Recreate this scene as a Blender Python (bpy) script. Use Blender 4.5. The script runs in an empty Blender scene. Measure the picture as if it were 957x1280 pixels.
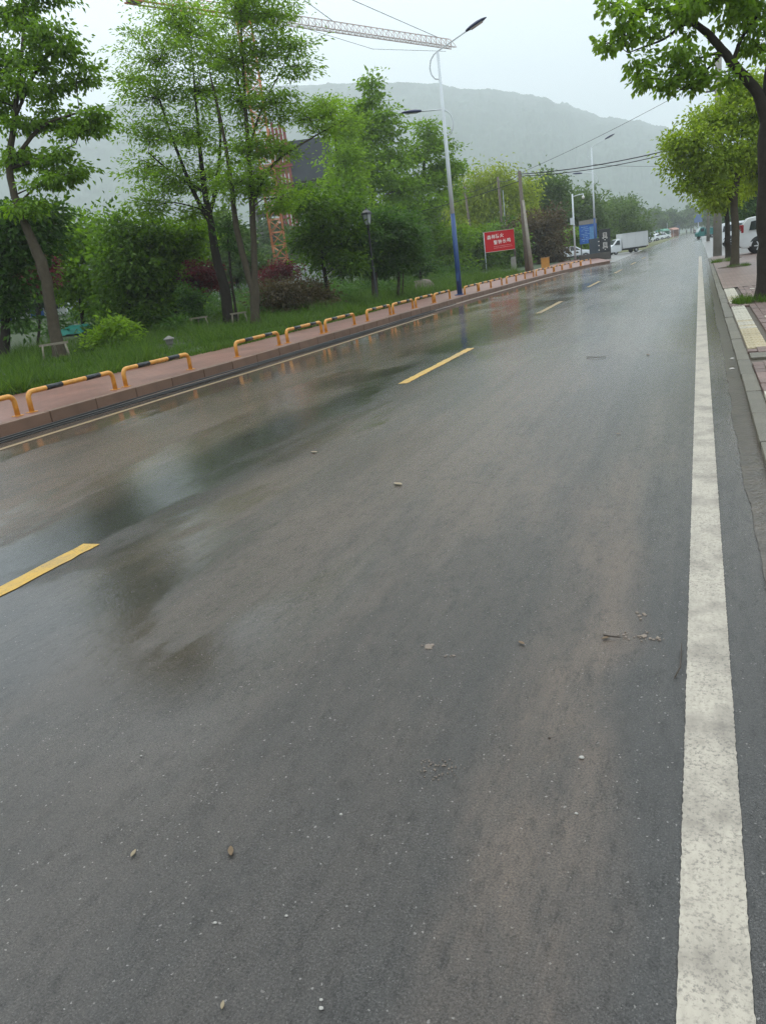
import bpy, bmesh, math, random
import numpy as np
from mathutils import Vector, Matrix
R = math.radians
sc = bpy.context.scene
col = sc.collection

# ------------------------------------------------------------------ camera, world, sun, exposure
cam = bpy.data.cameras.new('camera')
cam.sensor_fit = 'HORIZONTAL'; cam.sensor_width = 36.0; cam.lens = 36.0 * 960 / 957
cam.clip_start = 0.05; cam.clip_end = 4000
camera = bpy.data.objects.new('camera', cam); col.objects.link(camera)
camera.matrix_world = Matrix(((0.924429, 0.001367, 0.381351, 0.0), (0.360433, 0.323524, -0.874883, 0.0),
                              (-0.124572, 0.946219, 0.298583, 1.60), (0, 0, 0, 1)))
sc.camera = camera

SUN_EL, SUN_AZ = 58.0, 320.0          # azimuth clockwise from +y (along the road)
world = bpy.data.worlds.new('World'); sc.world = world; world.use_nodes = True
wn, wl = world.node_tree.nodes, world.node_tree.links
wn.clear()
sky = wn.new('ShaderNodeTexSky'); sky.sky_type = 'NISHITA'; sky.sun_disc = False
sky.sun_elevation = R(SUN_EL); sky.sun_rotation = R(SUN_AZ); sky.dust_density = 6.0; sky.air_density = 1.2; sky.ozone_density = 1.0
overcast = wn.new('ShaderNodeRGB'); overcast.outputs[0].default_value = (11.0, 12.3, 13.0, 1)   # even cloud deck
wmix = wn.new('ShaderNodeMix'); wmix.data_type = 'RGBA'; wmix.inputs[0].default_value = 0.86
wl.new(sky.outputs[0], wmix.inputs[6]); wl.new(overcast.outputs[0], wmix.inputs[7])
bg = wn.new('ShaderNodeBackground'); bg.inputs[1].default_value = 0.10
# overcast luminance rises towards the zenith, as under any even cloud deck
wtc = wn.new('ShaderNodeTexCoord'); wsep = wn.new('ShaderNodeSeparateXYZ'); wl.new(wtc.outputs['Generated'], wsep.inputs[0])
wmr = wn.new('ShaderNodeMapRange'); wmr.inputs[1].default_value = 0.0; wmr.inputs[2].default_value = 1.0; wmr.inputs[3].default_value = 0.75; wmr.inputs[4].default_value = 1.90
wl.new(wsep.outputs[2], wmr.inputs[0])
wsc = wn.new('ShaderNodeVectorMath'); wsc.operation = 'SCALE'; wl.new(wmix.outputs[2], wsc.inputs[0]); wl.new(wmr.outputs[0], wsc.inputs['Scale'])
wl.new(wsc.outputs[0], bg.inputs[0])
wo = wn.new('ShaderNodeOutputWorld'); wl.new(bg.outputs[0], wo.inputs[0])

sl = bpy.data.lights.new('sun', 'SUN'); sl.energy = 0.8; sl.angle = R(35); sl.color = (1.0, 0.97, 0.92)
sun = bpy.data.objects.new('sun', sl); col.objects.link(sun)
sun_dir = Vector((math.sin(R(SUN_AZ)) * math.cos(R(SUN_EL)), math.cos(R(SUN_AZ)) * math.cos(R(SUN_EL)), math.sin(R(SUN_EL))))
sun.rotation_euler = (-sun_dir).to_track_quat('-Z', 'Y').to_euler()
sun.location = (0, 0, 60)
vs = sc.view_settings
vs.view_transform = 'Standard'; vs.look = 'None'; vs.exposure = 0.14; vs.gamma = 1.0; vs.use_curve_mapping = False
sc.render.engine = 'CYCLES'
cy = sc.cycles
cy.max_bounces = 7; cy.diffuse_bounces = 3; cy.glossy_bounces = 3; cy.transmission_bounces = 3; cy.volume_bounces = 2
cy.transparent_max_bounces = 6; cy.use_denoising = True; cy.denoising_prefilter = 'NONE'; cy.denoising_quality = 'HIGH'; cy.use_adaptive_sampling = False; cy.caustics_reflective = False; cy.caustics_refractive = False
cy.volume_step_rate = 4.0; cy.sample_clamp_indirect = 4.0

# ------------------------------------------------------------------ helpers
MATS = {}
def nodes_of(name):
    m = bpy.data.materials.new(name); m.use_nodes = True
    n, l = m.node_tree.nodes, m.node_tree.links
    return m, n, l, n['Principled BSDF']
def pm(name, c, rough=0.6, var=0.18, scale=4.0, bump=0.0, bscale=40.0, metal=0.0, spec=0.5, rand=0.0, coat=0.0):
    """plain procedural material: base colour varied by noise, optional fine relief and per-object variation"""
    if name in MATS: return MATS[name]
    m, n, l, b = nodes_of(name)
    tc = n.new('ShaderNodeTexCoord')
    nz = n.new('ShaderNodeTexNoise'); nz.inputs['Scale'].default_value = scale; nz.inputs['Detail'].default_value = 5
    l.new(tc.outputs['Object'], nz.inputs['Vector'])
    mx = n.new('ShaderNodeMix'); mx.data_type = 'RGBA'
    mx.inputs[6].default_value = (*[v * (1 - var) for v in c], 1); mx.inputs[7].default_value = (*[min(1, v * (1 + var)) for v in c], 1)
    l.new(nz.outputs['Fac'], mx.inputs[0]); out = mx.outputs[2]
    if rand:
        oi = n.new('ShaderNodeObjectInfo'); hs = n.new('ShaderNodeHueSaturation')
        mr = n.new('ShaderNodeMapRange'); mr.inputs[3].default_value = 1 - rand; mr.inputs[4].default_value = 1 + rand
        l.new(oi.outputs['Random'], mr.inputs[0]); l.new(mr.outputs[0], hs.inputs['Value']); l.new(out, hs.inputs['Color']); out = hs.outputs[0]
    l.new(out, b.inputs['Base Color'])
    b.inputs['Roughness'].default_value = rough; b.inputs['Metallic'].default_value = metal
    b.inputs['Specular IOR Level'].default_value = spec; b.inputs['Coat Weight'].default_value = coat
    if bump:
        n2 = n.new('ShaderNodeTexNoise'); n2.inputs['Scale'].default_value = bscale; n2.inputs['Detail'].default_value = 6
        l.new(tc.outputs['Object'], n2.inputs['Vector'])
        bp = n.new('ShaderNodeBump'); bp.inputs['Strength'].default_value = bump; bp.inputs['Distance'].default_value = 0.02
        l.new(n2.outputs['Fac'], bp.inputs['Height']); l.new(bp.outputs[0], b.inputs['Normal'])
    MATS[name] = m
    return m
def leaf_mat(name, dark, light, trans=0.35, rough=0.45):
    m, n, l, b = nodes_of(name)
    at = n.new('ShaderNodeAttribute'); at.attribute_name = 'tint'
    cr = n.new('ShaderNodeValToRGB'); cr.color_ramp.elements[0].color = (*dark, 1); cr.color_ramp.elements[1].color = (*light, 1)
    l.new(at.outputs['Fac'], cr.inputs[0]); l.new(cr.outputs[0], b.inputs['Base Color'])
    b.inputs['Roughness'].default_value = rough; b.inputs['Specular IOR Level'].default_value = 0.22
    tr = n.new('ShaderNodeBsdfTranslucent'); hs = n.new('ShaderNodeHueSaturation'); hs.inputs['Value'].default_value = 1.85; hs.inputs['Saturation'].default_value = 1.1
    l.new(cr.outputs[0], hs.inputs['Color']); l.new(hs.outputs[0], tr.inputs[0])
    ms = n.new('ShaderNodeMixShader'); ms.inputs[0].default_value = trans
    l.new(b.outputs[0], ms.inputs[1]); l.new(tr.outputs[0], ms.inputs[2])
    l.new(ms.outputs[0], n['Material Output'].inputs[0])
    return m

def tag(o, label=None, cat=None, group=None, kind=None):
    if label: o['label'] = label
    if cat: o['category'] = cat
    if group: o['group'] = group
    if kind: o['kind'] = kind
    return o
def empty(name, loc, rz=0.0, **k):
    o = bpy.data.objects.new(name, None); col.objects.link(o)
    o.location = loc; o.rotation_euler = (0, 0, rz); o.empty_display_size = 0.2
    return tag(o, **k)
def link_mesh(name, me, mat, parent=None, loc=None, rot=None):
    o = bpy.data.objects.new(name, me); col.objects.link(o)
    if mat is not None and not me.materials: me.materials.append(mat)
    if parent is not None: o.parent = parent
    if loc is not None: o.location = loc
    if rot is not None: o.rotation_euler = rot
    return o
def np_mesh(name, V, Fc, tint=None, smooth=False):
    """mesh from numpy verts (n,3) and faces (m,k) of one size k"""
    V = np.asarray(V, np.float32); Fc = np.asarray(Fc, np.int32)
    me = bpy.data.meshes.new(name); me.vertices.add(len(V)); me.vertices.foreach_set('co', V.ravel())
    k = Fc.shape[1]; me.loops.add(Fc.size); me.loops.foreach_set('vertex_index', Fc.ravel())
    me.polygons.add(len(Fc)); me.polygons.foreach_set('loop_start', np.arange(0, Fc.size, k, dtype=np.int32))
    me.polygons.foreach_set('loop_total', np.full(len(Fc), k, np.int32))
    if smooth: me.polygons.foreach_set('use_smooth', np.ones(len(Fc), bool))
    if tint is not None:
        a = me.attributes.new('tint', 'FLOAT', 'FACE'); a.data.foreach_set('value', np.asarray(tint, np.float32))
    me.update(calc_edges=True); me.validate()
    return me

class MB:
    """collects simple shapes into one mesh"""
    def __init__(s): s.v = []; s.f = []; s.sm = []
    def add(s, vs, fs, smooth=False):
        b = len(s.v); s.v += [tuple(v) for v in vs]; s.f += [tuple(i + b for i in f) for f in fs]; s.sm += [smooth] * len(fs)
        return s
    def box(s, c, d, rz=0.0, bev=0.0, m=None):
        hx, hy, hz = d[0] / 2, d[1] / 2, d[2] / 2
        if bev <= 0:
            p = [(-hx, -hy, -hz), (hx, -hy, -hz), (hx, hy, -hz), (-hx, hy, -hz), (-hx, -hy, hz), (hx, -hy, hz), (hx, hy, hz), (-hx, hy, hz)]
            f = [(0, 3, 2, 1), (4, 5, 6, 7), (0, 1, 5, 4), (1, 2, 6, 5), (2, 3, 7, 6), (3, 0, 4, 7)]
        else:
            e = min(bev, hx * .9, hy * .9, hz * .9)
            bm = bmesh.new(); bmesh.ops.create_cube(bm, size=1.0)
            for v in bm.verts: v.co = Vector((v.co.x * d[0], v.co.y * d[1], v.co.z * d[2]))
            bmesh.ops.bevel(bm, geom=list(bm.edges), offset=e, segments=2, affect='EDGES', profile=0.6)
            bm.verts.index_update(); p = [tuple(v.co) for v in bm.verts]; f = [tuple(v.index for v in q.verts) for q in bm.faces]; bm.free()
        cs, sn = math.cos(rz), math.sin(rz)
        q = []
        for (x, y, z) in p:
            if m is not None: w = m @ Vector((x, y, z)); q.append((w.x + c[0], w.y + c[1], w.z + c[2]))
            else: q.append((x * cs - y * sn + c[0], x * sn + y * cs + c[1], z + c[2]))
        return s.add(q, f)
    def tube(s, pts, rad, n=8, caps=True, smooth=True):
        pts = [Vector(p) for p in pts]; N = len(pts)
        if not hasattr(rad, '__len__'): rad = [rad] * N
        vs, fs = [], []
        t0 = (pts[1] - pts[0]).normalized()
        ref = Vector((0, 0, 1)) if abs(t0.z) < 0.9 else Vector((1, 0, 0))
        a = t0.cross(ref).normalized()
        for i in range(N):
            t = (pts[min(i + 1, N - 1)] - pts[max(i - 1, 0)])
            t = t.normalized() if t.length > 1e-9 else t0
            a = (a - t * a.dot(t)); a = a.normalized() if a.length > 1e-6 else t.orthogonal().normalized()
            b = t.cross(a)
            for k in range(n):
                an = 2 * math.pi * k / n
                vs.append(pts[i] + (a * math.cos(an) + b * math.sin(an)) * rad[i])
        for i in range(N - 1):
            for k in range(n):
                k2 = (k + 1) % n
                fs.append((i * n + k, i * n + k2, (i + 1) * n + k2, (i + 1) * n + k))
        s.add(vs, fs, smooth)
        if caps and n >= 3:
            b = len(s.v) - len(vs)
            s.f.append(tuple(b + k for k in range(n))[::-1]); s.f.append(tuple(b + (N - 1) * n + k for k in range(n))); s.sm += [False, False]
        return s
    def lathe(s, prof, n=16, c=(0, 0, 0), axis='z', smooth=True):
        vs, fs = [], []
        for (r, h) in prof:
            for k in range(n):
                an = 2 * math.pi * k / n; x, y = r * math.cos(an), r * math.sin(an)
                p = (x, y, h) if axis == 'z' else ((h, x, y) if axis == 'x' else (x, h, y))
                vs.append((p[0] + c[0], p[1] + c[1], p[2] + c[2]))
        for i in range(len(prof) - 1):
            for k in range(n):
                k2 = (k + 1) % n; fs.append((i * n + k, i * n + k2, (i + 1) * n + k2, (i + 1) * n + k))
        fs.append(tuple(range(n))[::-1]); fs.append(tuple((len(prof) - 1) * n + k for k in range(n)))
        return s.add(vs, fs, smooth)
    def prism(s, poly, axis, a, b):
        """polygon (2D) extruded along an axis from a to b"""
        def P(u, v, t): return (t, u, v) if axis == 'x' else ((u, t, v) if axis == 'y' else (u, v, t))
        n = len(poly); vs = [P(u, v, a) for u, v in poly] + [P(u, v, b) for u, v in poly]
        fs = [tuple(range(n))[::-1], tuple(range(n, 2 * n))] + [(i, (i + 1) % n, n + (i + 1) % n, n + i) for i in range(n)]
        return s.add(vs, fs)
    def mesh(s, name):
        me = bpy.data.meshes.new(name); me.from_pydata(s.v, [], s.f); me.validate()
        bm = bmesh.new(); bm.from_mesh(me); bmesh.ops.recalc_face_normals(bm, faces=bm.faces); bm.to_mesh(me); bm.free()
        if len(me.polygons) == len(s.sm): me.polygons.foreach_set('use_smooth', s.sm)
        me.update(); return me
    def build(s, name, mat, parent=None, loc=None, rot=None):
        return link_mesh(name, s.mesh(name), mat, parent, loc, rot)
def copy_tree(o, parent=None, loc=None, rz=None):
    c = o.copy(); col.objects.link(c); c.parent = parent
    if loc is not None: c.location = loc
    if rz is not None: c.rotation_euler[2] = rz
    for ch in o.children:
        if ch is not c: copy_tree(ch, c)
    return c
def strip(name, pts_a, pts_b, mat, z=0.0, kind='structure', parent=None, thick=0.0):
    """flat band between two polylines of equal length"""
    n = len(pts_a); V = [(*p[:2], p[2] if len(p) > 2 else z) for p in pts_a] + [(*p[:2], p[2] if len(p) > 2 else z) for p in pts_b]
    F = [(i, i + 1, n + i + 1, n + i) for i in range(n - 1)]
    m = MB(); m.add(V, F)
    o = m.build(name, mat, parent)
    if o.data.polygons and sum(p.normal.z for p in o.data.polygons) < 0: o.data.flip_normals()
    if kind: o['kind'] = kind
    return o
# outlines of the street, x across (right positive), y along
def kerb_x(s): return float(np.interp(s, [-12, 0, 8, 11, 14, 20, 31, 45, 54, 58, 60.5, 61.5], [-9.4, -9.34, -9.27, -9.2, -9.08, -9.0, -8.85, -8.3, -7.6, -6.9, -6.2, -5.8]))
def lawn_x(s): return float(np.interp(s, [-12, 5, 11, 14, 18, 25, 35, 52, 78, 120], [-13.4, -13.1, -12.75, -12.05, -11.45, -11.25, -11.45, -11.45, -12.2, -12.6]))
def lawn_z(x, y):
    d = max(0.0, lawn_x(y) - x)
    return 0.16 + min(1.3, 0.035 * d)
ORD = ['nearest', 'second', 'third', 'fourth', 'fifth', 'sixth', 'seventh', 'eighth', 'ninth', 'tenth', 'eleventh', 'twelfth', 'thirteenth', 'fourteenth', 'fifteenth', 'sixteenth', 'seventeenth', 'eighteenth', 'nineteenth', 'twentieth', 'twenty-first', 'twenty-second', 'twenty-third', 'twenty-fourth', 'twenty-fifth']

# ------------------------------------------------------------------ setting materials
def road_material():
    m, n, l, b = nodes_of('wet_asphalt')
    geo = n.new('ShaderNodeNewGeometry')
    def mapped(sx, sy, ox=0.0, oy=0.0):
        mp = n.new('ShaderNodeMapping'); mp.inputs['Scale'].default_value = (sx, sy, 1); mp.inputs['Location'].default_value = (ox, oy, 0)
        l.new(geo.outputs['Position'], mp.inputs['Vector']); return mp.outputs[0]
    def noise(vec, scale, det=4, rough=0.55, dist=0.0):
        t = n.new('ShaderNodeTexNoise'); t.inputs['Scale'].default_value = scale; t.inputs['Detail'].default_value = det
        t.inputs['Roughness'].default_value = rough; t.inputs['Distortion'].default_value = dist; l.new(vec, t.inputs['Vector']); return t.outputs['Fac']
    def ramp(v, a, c, lo=0.0, hi=1.0):
        t = n.new('ShaderNodeMapRange'); t.interpolation_type = 'SMOOTHSTEP'
        for i, q in zip((1, 2, 3, 4), (a, c, lo, hi)): t.inputs[i].default_value = q
        l.new(v, t.inputs[0]); return t.outputs[0]
    def math_(op, a, c):
        t = n.new('ShaderNodeMath'); t.operation = op; t.use_clamp = op in ('ADD',)
        for i, q in enumerate((a, c)):
            if hasattr(q, 'links'): l.new(q, t.inputs[i])
            else: t.inputs[i].default_value = q
        return t.outputs[0]
    def mixc(f, a, c):
        t = n.new('ShaderNodeMix'); t.data_type = 'RGBA'
        for i, q in ((0, f), (6, a), (7, c)):
            if hasattr(q, 'links'): l.new(q, t.inputs[i])
            else: t.inputs[i].default_value = q if i == 0 else (*q, 1)
        return t.outputs[2]
    sep = n.new('ShaderNodeSeparateXYZ'); l.new(geo.outputs['Position'], sep.inputs[0]); X, Y = sep.outputs[0], sep.outputs[1]
    # aggregate: dark binder with grey chips
    vo = n.new('ShaderNodeTexVoronoi'); vo.inputs['Scale'].default_value = 190; vo.inputs['Randomness'].default_value = 1.0
    jit = n.new('ShaderNodeTexNoise'); jit.inputs['Scale'].default_value = 60; jit.inputs['Detail'].default_value = 2; l.new(geo.outputs['Position'], jit.inputs['Vector'])
    va = n.new('ShaderNodeVectorMath'); va.operation = 'MULTIPLY_ADD'; l.new(jit.outputs['Color'], va.inputs[0]); va.inputs[1].default_value = (.012, .012, .012); l.new(geo.outputs['Position'], va.inputs[2])
    l.new(va.outputs[0], vo.inputs['Vector'])
    fine = ramp(noise(geo.outputs['Position'], 150, 8, 0.85), 0.36, 0.64)
    grain = math_('MULTIPLY', math_('ADD', ramp(noise(mapped(1.0, 0.42, 2.0, 5.0), 46, 6, 0.8), 0.36, 0.64), ramp(noise(mapped(1.0, 0.30, 7.0, 3.0), 19, 5, 0.75), 0.36, 0.64)), 0.55)
    cellv = n.new('ShaderNodeSeparateColor'); l.new(vo.outputs['Color'], cellv.inputs[0]); cv = cellv.outputs[0]
    chips = math_('MULTIPLY', ramp(cv, 0.35, 1.0), ramp(vo.outputs['Distance'], 0.52, 0.25))
    c = mixc(fine, (0.002, 0.0021, 0.0022), (0.023, 0.0225, 0.0215))
    c = mixc(math_('MULTIPLY', chips, 0.70), c, (0.062, 0.059, 0.055))
    c = mixc(ramp(cellv.outputs[1], 0.995, 0.998), c, (0.16, 0.15, 0.14))
    pale = n.new('ShaderNodeTexVoronoi'); pale.inputs['Scale'].default_value = 19; l.new(va.outputs[0], pale.inputs['Vector'])
    c = mixc(math_('MULTIPLY', ramp(pale.outputs['Distance'], 0.075, 0.04), ramp(pale.outputs['Color'], 0.80, 0.86)), c, (0.13, 0.123, 0.112))
    # brown silt washed over the surface in long bands; sheen and reflections painted in
    def band(center, half, soft): 
        d = math_('ABSOLUTE', math_('SUBTRACT', X, center), 0.0); return ramp(d, half, half + soft, 1.0, 0.0)
    wig = math_('MULTIPLY', math_('SUBTRACT', noise(mapped(0.15, 0.35), 1.0, 3), 0.5), 1.2)
    Xw = math_('ADD', X, 0.0); Xw = n.new('ShaderNodeMath'); Xw.operation = 'ADD'; l.new(X, Xw.inputs[0]); l.new(wig, Xw.inputs[1]); Xs = Xw.outputs[0]
    def band2(center, half, soft):
        t = n.new('ShaderNodeMath'); t.operation = 'SUBTRACT'; l.new(Xs, t.inputs[0]); t.inputs[1].default_value = center
        u = n.new('ShaderNodeMath'); u.operation = 'ABSOLUTE'; l.new(t.outputs[0], u.inputs[0]); return ramp(u.outputs[0], half, half + soft, 1.0, 0.0)
    silt_n = ramp(noise(mapped(0.8, 0.22, 3.1, 1.7), 1.0, 12, 0.70), 0.43, 0.56)
    near_fade = ramp(Y, 4.5, 8.5, 1.0, 0.0)
    lane = math_('MULTIPLY', band2(-0.52, 0.12, 0.22), math_('MAXIMUM', math_('MULTIPLY', near_fade, 1.0), 0.25))
    left = band2(-7.6, 1.7, 1.6)
    mid = math_('MULTIPLY', math_('MULTIPLY', band2(-2.3, 1.2, 0.8), ramp(Y, 1.5, 5.0, 0.25, 1.0)), 0.85)
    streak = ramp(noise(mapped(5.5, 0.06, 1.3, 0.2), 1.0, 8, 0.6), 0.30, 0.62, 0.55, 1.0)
    silt_sheen = math_('MULTIPLY', math_('MULTIPLY', ramp(Y, 1.5, 7.0, 0.10, 1.0), streak), ramp(band2(-4.2, 0.35, 0.6), 0.0, 1.0, 1.0, 0.2))  # silt film thickening with distance, painting the far sky sheen into the colour
    var_ = math_('ADD', math_('MULTIPLY', silt_n, 0.6), 0.32); graded = math_('MULTIPLY', math_('ADD', 0.30, math_('MULTIPLY', fine, 0.95)), math_('ADD', 0.42, math_('MULTIPLY', grain, 1.05)))
    c = mixc(math_('MULTIPLY', math_('MULTIPLY', silt_sheen, math_('ADD', math_('MULTIPLY', silt_n, 0.3), 0.62)), graded), c, (0.160, 0.132, 0.106))
    def reflect_patch(cx, cy, rx, ry):
        vm = n.new('ShaderNodeVectorMath'); vm.operation = 'SUBTRACT'; l.new(geo.outputs['Position'], vm.inputs[0]); vm.inputs[1].default_value = (cx, cy, 0)
        vd = n.new('ShaderNodeVectorMath'); vd.operation = 'DIVIDE'; l.new(vm.outputs[0], vd.inputs[0]); vd.inputs[1].default_value = (rx, ry, 1)
        ln = n.new('ShaderNodeVectorMath'); ln.operation = 'LENGTH'; l.new(vd.outputs[0], ln.inputs[0])
        e = n.new('ShaderNodeMath'); e.operation = 'ADD'; l.new(ln.outputs['Value'], e.inputs[0]); l.new(math_('MULTIPLY', math_('SUBTRACT', noise(mapped(1.6, 0.9, 4.0, 7.0), 1.0, 10, 0.66), 0.5), 1.6), e.inputs[1])
        return ramp(e.outputs[0], 0.45, 1.25, 1.0, 0.0)
    dark = math_('MAXIMUM', math_('MULTIPLY', reflect_patch(-2.55, 2.6, 0.5, 0.55), 0.45), math_('MULTIPLY', reflect_patch(-2.7, 6.6, 0.35, 1.0), 0.45))  # dark tree reflections painted into the asphalt colour
    c = mixc(dark, c, (0.040, 0.028, 0.019))
    silt = math_('MULTIPLY', math_('MAXIMUM', math_('MAXIMUM', math_('MULTIPLY', lane, 0.85), left), math_('MULTIPLY', mid, 0.7)), var_)
    c = mixc(math_('MULTIPLY', silt, graded), c, (0.130, 0.090, 0.064))
    # small dried mud splashes
    spl = ramp(noise(mapped(1, 1, 9.0, 4.0), 2.1, 7, 0.72), 0.66, 0.78)
    c = mixc(math_('MULTIPLY', spl, 0.10), c, (0.17, 0.135, 0.105))
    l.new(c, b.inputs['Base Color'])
    # water film: smooth where it stands, rougher where the aggregate pokes through
    pn = noise(mapped(0.42, 0.13, 2.0, 0.6), 1.0, 12, 0.62, 0.4)
    ctr = band2(-4.3, 0.9, 1.2); lft = ramp(X, -6.6, -8.0, 0.0, 1.0)
    far = ramp(Y, 5.0, 18.0)
    wet = math_('ADD', pn, math_('ADD', math_('MAXIMUM', math_('MULTIPLY', ctr, 0.075), math_('MULTIPLY', math_('MULTIPLY', band2(-2.6, 0.7, 0.7), ramp(Y, 5.5, 3.5)), 0.13)), math_('MULTIPLY', lft, 0.19)))
    pud = math_('MULTIPLY', math_('MULTIPLY', ramp(wet, 0.525, 0.60), ramp(Y, 1.4, 2.6)), ramp(X, -1.3, -2.1, 0.0, 1.0))
    r0 = math_('ADD', math_('ADD', 0.05, math_('MULTIPLY', fine, 0.07)), math_('MULTIPLY', noise(mapped(0.9, 0.3, 5.0, 2.0), 1.0, 7, 0.65), 0.13))
    inv = math_('SUBTRACT', 1.0, math_('MULTIPLY', pud, math_('ADD', 0.28, math_('MULTIPLY', lft, 0.55))))
    l.new(math_('ADD', math_('MULTIPLY', r0, inv), math_('MULTIPLY', math_('MULTIPLY', far, inv), 0.03)), b.inputs['Roughness'])
    l.new(math_('ADD', 0.20, math_('ADD', math_('MULTIPLY', fine, 0.32), math_('MULTIPLY', grain, 0.36))), b.inputs['Specular IOR Level'])
    # relief
    h = math_('SUBTRACT', math_('MULTIPLY', fine, 0.7), math_('MULTIPLY', vo.outputs['Distance'], 0.25))
    bp = n.new('ShaderNodeBump'); bp.inputs['Distance'].default_value = 0.004
    l.new(h, bp.inputs['Height'])
    l.new(math_('MULTIPLY', math_('SUBTRACT', 1.0, math_('MULTIPLY', pud, 0.85)), math_('SUBTRACT', 0.30, math_('MULTIPLY', far, 0.25))), bp.inputs['Strength'])
    # slow unevenness of the film
    bp2 = n.new('ShaderNodeBump'); bp2.inputs['Distance'].default_value = 0.02; bp2.inputs['Strength'].default_value = 0.12
    l.new(noise(mapped(2.2, 1.1), 2.4, 8, 0.6), bp2.inputs['Height']); l.new(bp.outputs[0], bp2.inputs['Normal'])
    # ripple of the thin film over the stones, a couple of centimetres across
    bp3 = n.new('ShaderNodeBump'); bp3.inputs['Distance'].default_value = 0.0035
    rip = math_('ADD', math_('MULTIPLY', noise(mapped(1.0, 0.75, 3.0, 1.0), 48, 4, 0.6), 0.8), math_('MULTIPLY', noise(mapped(1.0, 0.6, 8.0, 2.0), 17, 3, 0.5), 0.9))
    l.new(rip, bp3.inputs['Height']); l.new(math_('SUBTRACT', 0.34, math_('MULTIPLY', math_('MULTIPLY', pud, lft), 0.26)), bp3.inputs['Strength'])
    l.new(bp2.outputs[0], bp3.inputs['Normal']); l.new(bp3.outputs[0], b.inputs['Normal'])
    return m
def paint_material(name, c, wear=0.5, dirt=(0.23, 0.18, 0.13)):
    m, n, l, b = nodes_of(name)
    geo = n.new('ShaderNodeNewGeometry')
    def nz(scale, det, lo, hi, sx=1, sy=1):
        mp = n.new('ShaderNodeMapping'); mp.inputs['Scale'].default_value = (sx, sy, 1); l.new(geo.outputs['Position'], mp.inputs[0])
        t = n.new('ShaderNodeTexNoise'); t.inputs['Scale'].default_value = scale; t.inputs['Detail'].default_value = det; t.inputs['Roughness'].default_value = 0.65; l.new(mp.outputs[0], t.inputs['Vector'])
        r = n.new('ShaderNodeMapRange'); r.inputs[1].default_value = lo; r.inputs[2].default_value = hi; l.new(t.outputs['Fac'], r.inputs[0]); return r.outputs[0], t.outputs['Fac']
    d1, _ = nz(3.2, 10, 0.46, 0.70); pit, pf = nz(95, 6, 0.50, 0.64); d2, _ = nz(30, 8, 0.42, 0.75, 1.6, 0.35)
    def mix(f, a, c2, k=1.0):
        mu = n.new('ShaderNodeMath'); mu.operation = 'MULTIPLY'; mu.use_clamp = True; l.new(f, mu.inputs[0]); mu.inputs[1].default_value = k
        t = n.new('ShaderNodeMix'); t.data_type = 'RGBA'; l.new(mu.outputs[0], t.inputs[0])
        if hasattr(a, 'links'): l.new(a, t.inputs[6])
        else: t.inputs[6].default_value = (*a, 1)
        t.inputs[7].default_value = (*c2, 1); return t.outputs[2]
    c1 = mix(d2, c, tuple(v * 0.7 for v in c), 0.7); c1 = mix(d1, c1, dirt, wear); patch, _ = nz(1.7, 8, 0.30, 0.55)
    pm_ = n.new('ShaderNodeMath'); pm_.operation = 'MULTIPLY'; l.new(pit, pm_.inputs[0]); l.new(patch, pm_.inputs[1])
    c1 = mix(pm_.outputs[0], c1, (0.10, 0.09, 0.08), 0.75)
    l.new(c1, b.inputs['Base Color']); b.inputs['Roughness'].default_value = 0.5; b.inputs['Specular IOR Level'].default_value = 0.35
    bp = n.new('ShaderNodeBump'); bp.inputs['Distance'].default_value = 0.004; bp.inputs['Strength'].default_value = 0.5; l.new(pf, bp.inputs['Height']); l.new(bp.outputs[0], b.inputs['Normal'])
    return m
def paving_material(name, c1, c2, mortar, bw=0.2, bh=0.1):
    m, n, l, b = nodes_of(name)
    geo = n.new('ShaderNodeNewGeometry'); br = n.new('ShaderNodeTexBrick')
    br.inputs['Color1'].default_value = (*c1, 1); br.inputs['Color2'].default_value = (*c2, 1); br.inputs['Mortar'].default_value = (*mortar, 1)
    br.inputs['Scale'].default_value = 1.0; br.inputs['Brick Width'].default_value = bw; br.inputs['Row Height'].default_value = bh; br.inputs['Mortar Size'].default_value = 0.006
    mp = n.new('ShaderNodeMapping'); mp.inputs['Rotation'].default_value = (0, 0, R(90)); l.new(geo.outputs['Position'], mp.inputs[0]); l.new(mp.outputs[0], br.inputs['Vector'])
    nz = n.new('ShaderNodeTexNoise'); nz.inputs['Scale'].default_value = 0.9; nz.inputs['Detail'].default_value = 6; l.new(geo.outputs['Position'], nz.inputs['Vector'])
    hs = n.new('ShaderNodeHueSaturation'); mr = n.new('ShaderNodeMapRange'); mr.inputs[1].default_value = 0.3; mr.inputs[2].default_value = 0.7; mr.inputs[3].default_value = 0.72; mr.inputs[4].default_value = 1.2
    l.new(nz.outputs['Fac'], mr.inputs[0]); l.new(mr.outputs[0], hs.inputs['Value']); l.new(br.outputs['Color'], hs.inputs['Color']); l.new(hs.outputs[0], b.inputs['Base Color'])
    b.inputs['Roughness'].default_value = 0.42
    bp = n.new('ShaderNodeBump'); bp.inputs['Distance'].default_value = 0.004; bp.inputs['Strength'].default_value = 0.5; bp.invert = True
    l.new(br.outputs['Fac'], bp.inputs['Height']); l.new(bp.outputs[0], b.inputs['Normal'])
    return m
M_road = road_material()
M_white = paint_material('white_road_paint', (0.405, 0.36, 0.295), 0.9, (0.15, 0.13, 0.11))
M_yellow = paint_material('yellow_road_paint', (0.52, 0.31, 0.045), 0.75, (0.25, 0.19, 0.11))
M_mudyellow = paint_material('muddy_yellow_paint', (0.24, 0.155, 0.060), 0.6, (0.20, 0.15, 0.10))
M_pink = paving_material('pink_paving', (0.185, 0.078, 0.056), (0.225, 0.098, 0.070), (0.12, 0.060, 0.045))
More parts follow.
